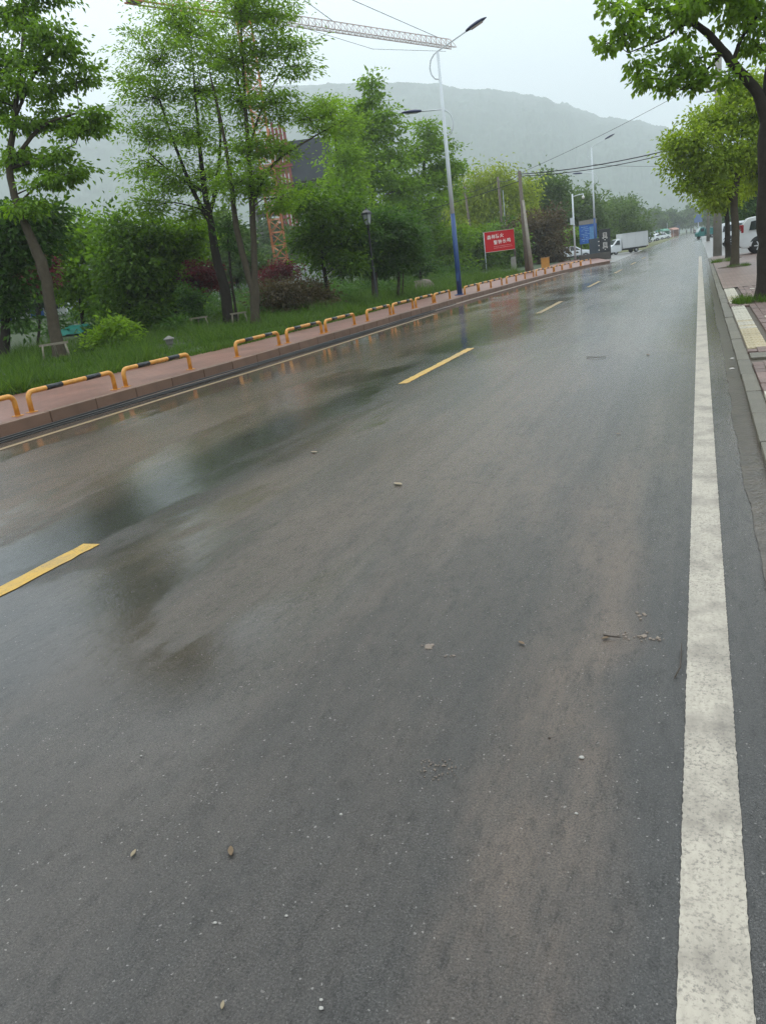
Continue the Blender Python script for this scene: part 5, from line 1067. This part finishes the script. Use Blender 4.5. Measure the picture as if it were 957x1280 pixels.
def car(name, loc, rz, label, style='suv', paint=None, group='parked white cars', cat='car'):
    """front at +y, origin on the ground under the middle"""
    paint = paint or M_carwhite; root = empty(name, loc, rz, label=label, cat=cat, group=group)
    if style == 'suv':
        L, W, H, belt, wr, wb = 4.5, 1.84, 1.76, 1.05, .37, 1.32
        prof = [(-2.2, .42), (-2.22, .75), (-2.18, 1.08), (-2.02, 1.50), (-1.85, 1.70), (-1.3, 1.76), (.2, 1.73), (.55, 1.62), (1.15, 1.12), (1.95, 1.0), (2.2, .82), (2.24, .45), (2.1, .30), (-2.05, .30)]
        glass = [[(-1.78, 1.12), (-1.70, 1.52), (-1.05, 1.60), (-1.05, 1.12)], [(-.98, 1.12), (-.98, 1.60), (-.15, 1.60), (-.15, 1.12)], [(-.08, 1.12), (-.08, 1.60), (.35, 1.55), (.85, 1.14)]]
    elif style == 'sedan':
        L, W, H, belt, wr, wb = 4.4, 1.74, 1.46, .92, .31, 1.3
        prof = [(-2.15, .40), (-2.18, .72), (-2.1, .96), (-1.55, 1.02), (-.95, 1.40), (-.4, 1.46), (.2, 1.44), (.95, .98), (1.9, .84), (2.18, .66), (2.18, .40), (2.05, .26), (-2.05, .26)]
        glass = [[(-1.35, 1.0), (-.9, 1.34), (-.45, 1.36), (-.45, .98)], [(-.38, .98), (-.38, 1.36), (.18, 1.35), (.7, .99)]]
    else:  # van / minibus
        L, W, H, belt, wr, wb = 5.4, 1.95, 2.35, 1.15, .34, 1.6
        prof = [(-2.65, .40), (-2.68, 1.2), (-2.6, 2.2), (-2.45, 2.35), (1.2, 2.35), (1.6, 2.2), (2.2, 1.35), (2.6, 1.1), (2.68, .8), (2.68, .42), (2.55, .30), (-2.5, .30)]
        glass = [[(-2.4, 1.3), (-2.4, 2.0), (-1.2, 2.0), (-1.2, 1.3)], [(-1.1, 1.3), (-1.1, 2.0), (.1, 2.0), (.1, 1.3)], [(.2, 1.3), (.2, 2.0), (1.25, 2.0), (1.85, 1.3)]]
    me, hw = loft_body(prof, W, belt, .16)
    b = link_mesh('body', me, paint, root)
    for s in (-1, 1):
        for gl in glass:
            V = [(s * (hw(z) + .004), y, z) for y, z in gl]; V += [(s * (hw(z) - .02), y, z) for y, z in gl]; n = len(gl)
            MB().add(V, [tuple(range(n)), tuple(range(n, 2 * n))] + [(i, (i + 1) % n, n + (i + 1) % n, n + i) for i in range(n)]).build('side_window', M_glass, root)
        for y in (-wb, wb):
            MB().lathe([(wr * 1.22, -.005), (wr * 1.22, .012)], 24, (s * (W / 2 - .025), y, wr * 1.02), 'x').build('wheel_arch', M_black, root)
            wheel(root, s * (W / 2 - .10), y, wr, .23, s)
        MB().box((s * (W / 2 - .13), -L / 2 + (.16 if style == 'suv' else .06), 1.22 if style == 'suv' else (.85 if style == 'sedan' else 1.0)), (.20, .14, .38 if style == 'suv' else .3), bev=.04).build('tail_lamp', M_red, root)
        MB().box((s * (W / 2 - .25), L / 2 - .12, .72), (.36, .2, .16), bev=.04).build('headlight', pm('lamp_lens', (.45, .47, .48)), root)
        MB().box((s * (W / 2 + .07), .75 if style != 'van' else 1.6, belt + .06), (.16, .1, .13), bev=.03).build('mirror', paint, root)
        MB().box((s * (W / 2 - .01), 0, .36), (.05, wb * 1.2, .14)).build('sill', M_black, root)
    # rear and front windows follow the outline
    def pane(p, q, nm):
        (y0, z0), (y1, z1) = p, q; d = Vector((0, z1 - z0, -(y1 - y0))).normalized() * .006; d = d if nm == 'windscreen' and d.y > 0 or nm != 'windscreen' and d.y < 0 else -d
        V = [(-hw(z0) + .12, y0, z0), (hw(z0) - .12, y0, z0), (hw(z1) - .14, y1, z1), (-hw(z1) + .14, y1, z1)]
        V2 = [(v[0], v[1] + d.y, v[2] + d.z) for v in V]; V = [(v[0], v[1] - d.y * 3, v[2] - d.z * 3) for v in V]
        MB().add(V + V2, [(0, 1, 2, 3), (4, 5, 6, 7), (0, 1, 5, 4), (1, 2, 6, 5), (2, 3, 7, 6), (3, 0, 4, 7)]).build(nm, M_glass, root)
    if style == 'suv': pane((-2.17, 1.12), (-2.05, 1.44), 'rear_window'); pane((1.08, 1.18), (.62, 1.56), 'windscreen')
    elif style == 'sedan': pane((-1.48, 1.07), (-1.02, 1.36), 'rear_window'); pane((.88, 1.02), (.28, 1.39), 'windscreen')
    else: pane((-2.67, 1.35), (-2.62, 2.05), 'rear_window'); pane((2.12, 1.45), (1.68, 2.08), 'windscreen')
    MB().box((0, -L / 2 + .06, .48), (W * .92, .2, .26), bev=.06).build('bumper', M_grey if style == 'suv' else paint, root)
    MB().box((0, L / 2 - .06, .46), (W * .92, .2, .26), bev=.06).build('bumper', paint, root)
    MB().box((0, -L / 2 - .045, .78), (.44, .012, .14)).build('number_plate', M_blue, root)
    return root
car('parked_car', (4.02, 44.6, .078), R(-90), 'white parked car showing a red tail lamp between the street tree trunks', 'suv')
car('parked_car', (3.35, 66.5, -.004), R(-90), 'white parked car half hidden behind the concrete pole', 'suv')
car('parked_car', (-13.2, 92.5, -.004), R(-70), 'white car mostly hidden behind the dark plinth of the pillar sign', 'sedan')
car('parked_car', (-11.3, 182, -.02), R(-62), 'white car parked behind the grass verge just beyond the box truck', 'sedan', group='white cars behind the verge')
car('parked_car', (-10.9, 205, -.02), R(-62), 'second white car behind the grass verge', 'suv', group='white cars behind the verge')
car('parked_car', (-10.6, 226, -.02), R(-62), 'third white car behind the grass verge', 'sedan', group='white cars behind the verge')
car('parked_car', (-9.6, 239, -.02), R(-62), 'fourth white car behind the verge, next to the green stall', 'suv', group='white cars behind the verge')
car('parked_car', (-12.6, 168, -.02), R(-62), 'white car half hidden by the rear of the box truck', 'sedan', group='white cars behind the verge')
G_V = 'white minibuses in the car park'
car('minibus', (-16.0, 196, -.02), R(-50), 'white minibus behind the first verge-side car', 'van', group=G_V, cat='minibus')
car('minibus', (-14.2, 226, -.02), R(-50), 'white minibus behind the second verge-side car', 'van', group=G_V, cat='minibus')
car('minibus', (-12.6, 262, -.02), R(-50), 'white minibus beside the green stall', 'van', group=G_V, cat='minibus')
car('minibus', (-11.2, 300, -.02), R(-50), 'farthest white minibus behind the orange stall', 'van', group=G_V, cat='minibus')
def box_truck():
    root = empty('box_truck', (-7.45, 92.6, 0), math.atan2(2.08, -1.28) - math.pi / 2 + math.pi * 0 + 0.0, label='small white box truck parked at the side street', cat='truck')
    root.scale = (.86, .86, .86); root.rotation_euler[2] = R(122)      # front points across the road to the lawn side
    prof = [(1.0, .45), (1.0, 1.78), (1.15, 1.86), (1.55, 1.80), (2.15, 1.18), (2.55, 1.02), (2.68, .80), (2.68, .40), (2.5, .32), (1.1, .32)]
    me, hw = loft_body(prof, 1.62, 1.1, .14, .04); link_mesh('cab', me, M_carwhite, root)
    for s in (-1, 1):
        gl = [(1.2, 1.15), (1.2, 1.66), (1.55, 1.66), (1.98, 1.16)]; V = [(s * (hw(z) + .004), y, z) for y, z in gl] + [(s * (hw(z) - .02), y, z) for y, z in gl]
        MB().add(V, [(0, 1, 2, 3), (4, 5, 6, 7)] + [(i, (i + 1) % 4, 4 + (i + 1) % 4, 4 + i) for i in range(4)]).build('side_window', M_glass, root)
        MB().box((s * .62, 2.6, .78), (.3, .14, .18), bev=.03).build('headlight', pm('lamp_lens', (.45, .47, .48)), root)
        for y in (-1.0, 1.75):
            wheel(root, s * .68, y, .31, .2, s)
        MB().box((s * .6, 2.0, .66), (.42, .82, .3), bev=.04).build('wheel_arch', M_black, root) if False else None
        MB().tube([(s * .82, 1.95, 1.2), (s * .98, 2.0, 1.3)], .02, 5).build('mirror_arm', M_black, root)
    V = [(-.62, 2.08, 1.24), (.62, 2.08, 1.24), (.56, 1.60, 1.75), (-.56, 1.60, 1.75)]
    MB().add([(x, y + .03, z + .025) for x, y, z in V] + [(x, y - .02, z - .02) for x, y, z in V], [(0, 1, 2, 3), (4, 5, 6, 7), (0, 1, 5, 4), (1, 2, 6, 5), (2, 3, 7, 6), (3, 0, 4, 7)]).build('windscreen', M_glass, root)
    bx = MB().box((0, -.85, 1.52), (1.76, 3.45, 1.78), bev=.025).build('cargo_box', pm('cargo_panel', (.60, .61, .61), .45, .06, 1), root)
    for s in (-1, 1):
        for z in (.66, 2.39): MB().box((s * .885, -.85, z), (.02, 3.4, .06)).build('edge_rail', M_chrome, bx)
        for y in (-2.0, -.85, .3): MB().box((s * .884, y, 1.52), (.012, .03, 1.66)).build('rib', M_chrome, bx)
    MB().box((0, -.8, .52), (.9, 3.5, .16)).build('chassis', M_black, root)
    for s in (-1, 1): MB().box((s * .74, -.1, .50), (.05, 1.2, .2)).build('side_guard', M_black, root); MB().box((s * .7, -2.56, .6), (.2, .05, .12)).build('tail_lamp', M_red, root)
    MB().box((0, 2.66, .46), (1.5, .12, .24), bev=.04).build('bumper', M_grey, root)
box_truck()
def teal_truck():
    teal = pm('teal_paint', (.02, .16, .15), .4, .15, 2); root = empty('cargo_tricycle', (.75, 136, -.004), R(110), label='teal three-wheeled cargo truck parked by the far concrete pole', cat='truck')
    MB().box((0, -.75, 1.0), (1.35, 1.75, .95), bev=.03).build('cargo_box', teal, root)
    me, hw = loft_body([(.2, .4), (.2, 1.62), (.35, 1.7), (.8, 1.66), (1.15, 1.05), (1.3, .85), (1.3, .4)], 1.25, 1.0, .12, .04); link_mesh('cab', me, teal, root)
    MB().add([(-.5, .86, 1.62), (.5, .86, 1.62), (.52, 1.17, 1.08), (-.52, 1.17, 1.08), (-.5, .84, 1.60), (.5, .84, 1.60), (.52, 1.13, 1.07), (-.52, 1.13, 1.07)], [(0, 1, 2, 3), (4, 5, 6, 7), (0, 1, 5, 4), (1, 2, 6, 5), (2, 3, 7, 6), (3, 0, 4, 7)]).build('windscreen', pm('pale_screen', (.35, .4, .42), .1, .1), root)
    for s in (-1, 1):
        wheel(root, s * .55, -.9, .27, .15, s); MB().box((s * .6, .6, 1.3), (.03, .5, .45)).build('side_window', M_glass, root)
    wheel(root, 0, .95, .26, .14, 1); MB().box((0, -.3, .42), (.8, 2.2, .12)).build('chassis', M_black, root)
teal_truck()
def stall(loc, rz, c, label, cat='stall'):
    m = pm('canvas_%d' % int(c[1] * 1000), c, .7, .2, 2); root = empty('market_stall', loc, rz, label=label, cat=cat, group='market stalls in the car park')
    MB().prism([(-1.6, 2.1), (1.6, 2.1), (1.2, 2.5), (0, 2.75), (-1.2, 2.5)], 'y', -1.3, 1.3).build('canopy', m, root)
    for x in (-1.5, 1.5):
        for y in (-1.2, 1.2): MB().tube([(x, y, 0), (x, y, 2.15)], .035, 6).build('post', M_steelw, root)
    MB().box((0, -1.0, .5), (2.9, .6, .95), bev=.02).build('counter', m, root); MB().box((0, 1.25, 1.1), (3.0, .04, 1.9)).build('back_sheet', m, root)
stall((-9.9, 250, -.02), R(-40), (.10, .27, .19), 'green canvas market stall behind the grass verge')
stall((-7.7, 262, -.02), R(-40), (.40, .21, .16), 'orange canvas market stall at the end of the verge')
tag(MB().lathe([(.10, 0), (.08, .3), (.06, 4.6), (.09, 4.65), (.02, 4.9)], 10).build('flagpole', M_steelw, None, (-11.0, 318, -.02)), 'slim white pole rising above the minibuses', 'pole')
def shed():
    root = empty('shed', (-13.5, 408, -.1), R(10), label='dark blue-grey shed closing the far end of the road', cat='building')
    dk = pm('slate_sheet', (.045, .065, .085), .6, .2, .5)
    MB().box((0, 0, 2.2), (9, 7, 4.4)).build('wall', dk, root); rf = MB().prism([(-4.9, 4.35), (4.9, 4.35), (0, 6.6)], 'y', -3.8, 3.8).build('roof', pm('slate_roof', (.05, .07, .10), .5, .2, .5), root)
    for x in (-2.6, 0, 2.6): MB().box((x, -3.52, 1.8), (1.6, .05, 1.6)).build('window', M_glass, root)
    MB().box((3.8, -3.52, 1.2), (1.1, .06, 2.4)).build('door', M_grey, root)
shed()
def far_board():
    root = empty('direction_sign', (-.3, 224, 0), label='small blue-grey road sign board on a post near the road end', cat='sign')
    MB().tube([(0, 0, 0), (0, 0, 5.0)], .08, 8).build('post', M_steelw, root); MB().box((0, -.1, 4.0), (1.9, .06, 1.9), bev=.01).build('panel', pm('blue_grey_sign', (.10, .16, .30), .5, .15, 1), root)
far_board()
# people on the far road
def person(loc, rz, top, legs, label, pose='walk', k=1.0):
    root = empty('person', loc, rz, label=label, cat='person', group='people on the far road')
    if pose == 'walk': J = dict(hip=(0, 0, .93), chest=(0, .02, 1.30), neck=(0, .03, 1.47), kl=(-.10, .16, .50), fl=(-.10, .08, .07), tl=(-.10, .24, .03), kr=(.10, .02, .50), fr=(.10, -.22, .12), tr=(.10, -.10, .03), el=(-.25, -.10, 1.13), hl=(-.26, .02, .88), er=(.25, .10, 1.13), hr=(.25, .26, .92))
    else: J = dict(hip=(0, -.1, .78), chest=(0, .06, 1.14), neck=(0, .12, 1.31), kl=(-.16, .32, .68), fl=(-.14, .28, .27), tl=(-.14, .42, .24), kr=(.16, .32, .68), fr=(.14, .28, .27), tr=(.14, .42, .24), el=(-.30, .22, 1.04), hl=(-.27, .50, 1.0), er=(.30, .22, 1.04), hr=(.27, .50, 1.0))
    V = lambda q: J[q]; n = J['neck']
    P = [J['hip'], J['chest'], n, (n[0], n[1] + .01, n[2] + .06)]; E = [(0, 1), (1, 2), (2, 3)]; Rr = [.155, .165, .065, .06]
    def chain(start, pts, rs):
        i = start
        for p, q in zip(pts, rs): P.append(p); Rr.append(q); E.append((i, len(P) - 1)); i = len(P) - 1
    c, h = J['chest'], J['hip']
    for s, a, b in ((-1, 'el', 'hl'), (1, 'er', 'hr')):
        hd = Vector(J[b]) + (Vector(J[b]) - Vector(J[a])).normalized() * .09
        chain(1, [(c[0] + s * .19, c[1], c[2] + .10), J[a], J[b], tuple(hd)], [.065, .05, .036, .03])
    for s, a, b, d in ((-1, 'kl', 'fl', 'tl'), (1, 'kr', 'fr', 'tr')): chain(0, [(h[0] + s * .10, h[1], h[2] - .08), J[a], J[b], J[d]], [.10, .07, .045, .04])
    me = bpy.data.meshes.new('body'); me.from_pydata(P, E, []); o = bpy.data.objects.new('body', me); col.objects.link(o)
    o.modifiers.new('skin', 'SKIN'); 
    for v, q in zip(me.skin_vertices[0].data, Rr): v.radius = (q, q * .8 if q > .1 else q)
    me.skin_vertices[0].data[0].use_root = True
    o.modifiers.new('sub', 'SUBSURF').levels = 1; dg = bpy.context.evaluated_depsgraph_get(); dg.update()
    bm_ = bpy.data.meshes.new_from_object(o.evaluated_get(dg)); bpy.data.objects.remove(o)
    bm_.materials.clear(); bm_.materials.append(pm('cloth_%s' % label[:9], top, .8, .15)); bm_.materials.append(pm('trousers_%s' % label[:9], legs, .8, .15)); bm_.materials.append(pm('skin', (.36, .22, .15), .6, .08))
    hands = [Vector(J['hl']), Vector(J['hr'])]
    for p in bm_.polygons:
        p.use_smooth = True; z = p.center.z
        p.material_index = 2 if (min((p.center - q).length for q in hands) < .11 or z > n[2] - .02) else (1 if z < h[2] + .04 and abs(p.center.x) < .24 else 0)
    link_mesh('body', bm_, None, root)
    hm = MB(); hx, hy, hz = n[0], n[1] + .03, n[2] + .17
    hm.lathe([(.03, -.13), (.055, -.11), (.075, -.05), (.082, .02), (.075, .08), (.05, .115), (.015, .13)], 12, (hx, hy, hz)); hm.box((hx, hy + .085, hz - .01), (.02, .03, .035))
    for s in (-1, 1): hm.box((hx + s * .083, hy, hz), (.015, .03, .05))
    link_mesh('head', hm.mesh('head'), MATS['skin'], root)
    hr = MB(); hr.lathe([(.088, .01), (.09, .05), (.075, .10), (.03, .145)], 12, (hx, hy - .012, hz)); hr.build('hair', M_black, root)
    return root
person((-4.6, 330, 0), R(0), (.10, .08, .09), (.03, .03, .05), 'person in dark clothes walking away along the middle of the far road')
person((-2.2, 352, 0), R(180), (.40, .36, .36), (.05, .05, .08), 'person in a pale top walking farther along the road')
def motorbike(loc, rz):
    root = empty('motorbike', loc, rz, label='dark motorbike ridden along the far road', cat='motorbike')
    for y in (-.62, .62):
        MB().lathe([(.20, -.05), (.28, -.05), (.30, 0), (.28, .05), (.20, .05)], 20, (0, y, .30), 'x').build('tyre', M_rubber, root); MB().lathe([(.21, -.02), (.21, .02)], 16, (0, y, .30), 'x').build('rim', M_chrome, root)
    MB().tube([(0, .62, .30), (0, .46, .80), (0, .40, 1.0)], .03, 6).build('fork', M_chrome, root); MB().tube([(-.32, .36, 1.02), (0, .42, 1.0), (.32, .36, 1.02)], .018, 6).build('handlebar', M_black, root)
    MB().box((0, -.22, .72), (.26, .75, .12), bev=.04).build('seat', M_black, root); MB().box((0, 0, .48), (.26, .7, .32), bev=.06).build('engine', M_grey, root); MB().box((0, .20, .74), (.28, .32, .2), bev=.06).build('fuel_tank', M_red, root)
    MB().lathe([(.02, 0), (.08, .03), (.09, .1)], 12, (0, .52, .88), 'y').build('headlamp', pm('lamp_lens', (.45, .47, .48)), root); MB().box((0, -.62, .62), (.16, .36, .04), bev=.015).build('mudguard', M_black, root)
motorbike((-1.3, 262, 0), R(180)); person((-1.3, 262, 0), R(180), (.45, .42, .42), (.06, .03, .05), 'person in a pale top riding the dark motorbike', 'ride')

# ------------------------------------------------------------------ small things on the road
def gutter_cable(i, off):
    r = np.random.default_rng(40 + i); P = []
    for s in np.arange(3.0, 30 - i * 1.5, .5):
        wob = .035 * math.sin(s * .35 + i * 1.3) + .02 * math.sin(s * .9 + i)
        P.append((kerb_x(s) + off + wob, s, .024 + .012 * (i % 2)))
    tag(MB().tube(P, .012, 6).build('gutter_cable', M_rubber), 'black cable lying in the gutter by the kerb, %s from the kerb' % ORD[i].replace('nearest', 'first'), 'cable', 'black cables in the gutter')
for i in range(5): gutter_cable(i, .20 + i * .075)
M_leafd = pm('dead_leaf', (.12, .075, .035), .6, .4, 30); M_leafp = pm('pale_leaf', (.22, .17, .10), .55, .3, 30); M_stone = pm('pale_grit', (.34, .32, .29), .7, .2, 20); M_twig = pm('twig', (.045, .032, .022), .8, .3, 20)
def leaf_obj(x, y, L, rz, mat, label, curl=.10):
    n = 7; V = []
    for i in range(n):
        t = i / (n - 1); w = .42 * math.sin(math.pi * min(1, t * .9 + .05)) * L * .5
        z = .006 + curl * L * (t - .5) ** 2
        V += [(-w, (t - .5) * L, z + .25 * w), (0, (t - .5) * L, z), (w, (t - .5) * L, z + .25 * w)]
    F = [(i * 3 + k, i * 3 + k + 1, i * 3 + k + 4, i * 3 + k + 3) for i in range(n - 1) for k in range(2)]
    m = MB(); m.add(V, F); m.add([(v[0], v[1], v[2] - .0015) for v in V], [f[::-1] for f in F]); tag(m.build('fallen_leaf', mat, None, (x, y, .003), (0, 0, rz)), label, 'leaf', 'fallen leaves on the road')
def pebble(x, y, d, label, mat=None, z=.0):
    bm = bmesh.new(); bmesh.ops.create_icosphere(bm, subdivisions=2, radius=d); r = random.Random(int(x * 991 + y * 37))
    for v in bm.verts: v.co = Vector((v.co.x * r.uniform(.9, 1.1) * 1.3, v.co.y * r.uniform(.85, 1.15), v.co.z * .6))
    me = bpy.data.meshes.new('pebble'); bm.to_mesh(me); bm.free(); tag(link_mesh('pebble', me, mat or M_stone, None, (x, y, z + d * .5)), label, 'pebble', 'grit and pebbles')
def twig(pts, rad, label): tag(MB().tube([(x, y, .006 + rad + .006 * (i % 2)) for i, (x, y) in enumerate(pts)], [rad * (1 - .5 * i / len(pts)) for i in range(len(pts))], 5).build('twig', M_twig), label, 'twig', 'twigs on the road')
def mud(x, y, rx, ry, n, sz, label, seed, rough=.3):
    r = np.random.default_rng(seed); m = MB()
    for _ in range(n):
        a, q = r.random() * 6.28, math.sqrt(r.random()); cx, cy = q * rx * math.cos(a), q * ry * math.sin(a); s_ = sz * r.uniform(.35, 1.2) * (1.2 - .7 * q); k = r.integers(7, 11)
        P = [(cx + s_ * r.uniform(1 - rough * 2, 1.15) * math.cos(t) * 1.1, cy + s_ * r.uniform(1 - rough * 2, 1.15) * math.sin(t)) for t in np.linspace(0, 6.283, k, endpoint=False)]; h = r.uniform(.0015, .003)
        m.add([(u * .92 + cx * .08, v * .92 + cy * .08, h) for u, v in P] + [(u, v, 0) for u, v in P], [tuple(range(k))] + [(i, (i + 1) % k, k + (i + 1) % k, k + i) for i in range(k)])
    tag(m.build('mud_splash', pm('dried_mud', (.21, .165, .13), .7, .35, 60, .5, 150), None, (x, y, .001)), label, 'mud', 'mud splashes on the road')
mud(-1.11, 2.85, 0.03, 0.025, 7, 0.022, 'flat tan mud splash in the middle of the near lane', 1)
mud(-0.97, 2.77, 0.04, 0.02, 6, 0.01, 'small tan mud bits just beside the flat splash', 2)
mud(-0.80, 2.03, 0.085, 0.06, 70, 0.0045, 'scatter of pale mud crumbs below the flat splash', 3)
mud(-0.23, 3.06, 0.1, 0.05, 30, 0.01, 'reddish mud crumbs beside the white line', 4)
mud(-0.25, 3.25, 0.03, 0.04, 6, 0.016, 'reddish mud blot near the white line', 5)
leaf_obj(-1.3, 1.52, 0.041, 0.6, M_leafd, 'curled brown leaf on the dark asphalt near the bottom of the photo')
leaf_obj(-3.46, 6.47, 0.09, 1.2, M_leafp, 'pale leaf on the road short of the second centre dash')
leaf_obj(-2.17, 5.34, 0.105, 1.0, M_leafp, 'pale flattened leaf beside the long puddle')
leaf_obj(-0.67, 11.49, 0.098, 0.3, M_leafd, 'dark leaf standing out on the far lane near the white line')
leaf_obj(-0.65, 6.75, 0.045, 2.0, M_leafd, 'small dark leaf in the middle of the lane')
leaf_obj(-0.71, 2.92, 0.038, 0.9, M_leafd, 'dark leaf with a stalk beside the brown mud patch')
leaf_obj(-1.6, 1.44, 0.03, 0.2, M_leafp, 'faint pale leaf beside the curled brown leaf')
leaf_obj(-0.37, 3.01, 0.038, 2.2, M_leafd, 'wet brown leaf near the white line')
leaf_obj(-1.04, 1.07, 0.022, 0.4, M_leafp, 'tiny ochre leaf scrap at the bottom edge')
pebble(-1.04, 1.75, 0.0042, 'white chip of grit right of the road middle')
pebble(-0.81, 1.13, 0.0048, 'white chip of grit at the bottom edge')
pebble(-0.82, 1.15, 0.0036, 'smaller white chip next to the one at the bottom edge')
pebble(-1.02, 1.35, 0.0036, 'white chip of grit low on the road')
pebble(-1.2, 1.28, 0.0042, 'pale grit speck under the curled brown leaf')
pebble(-1.92, 1.88, 0.0036, 'white chip near the bright reflection')
pebble(-1.39, 1.59, 0.003, 'tiny pale chip left of the road middle')
pebble(-0.36, 2.18, 0.0072, 'tan pebble crushed on the brown wheel track')
pebble(-0.34, 1.91, 0.0042, 'cream pebble lower on the brown wheel track')
pebble(-0.48, 2.27, 0.0042, 'dark pebble beside the brown wheel track', M_twig)
pebble(0.36, 10.17, 0.02, 'white pebble on the kerb stones, farther one', None, .06)
pebble(0.33, 9.41, 0.022, 'white pebble on the kerb stones, nearer one', None, .06)
pebble(1.20, 18.03, 0.05, 'white stone at the foot of the nearest street tree', None, .06)
twig([(-0.09, 2.72), (-0.07, 2.8), (-0.07, 2.9), (-0.07, 2.99)], 0.003, 'thin bent twig lying beside the white line')
twig([(-1.54, 11.72), (-1.38, 11.56), (-1.25, 11.57)], 0.006, 'straight dark stick lying across the far lane')
twig([(-0.38, 3.03), (-0.33, 3.01), (-0.31, 3.02)], 0.004, 'short twig near the brown wheel track')
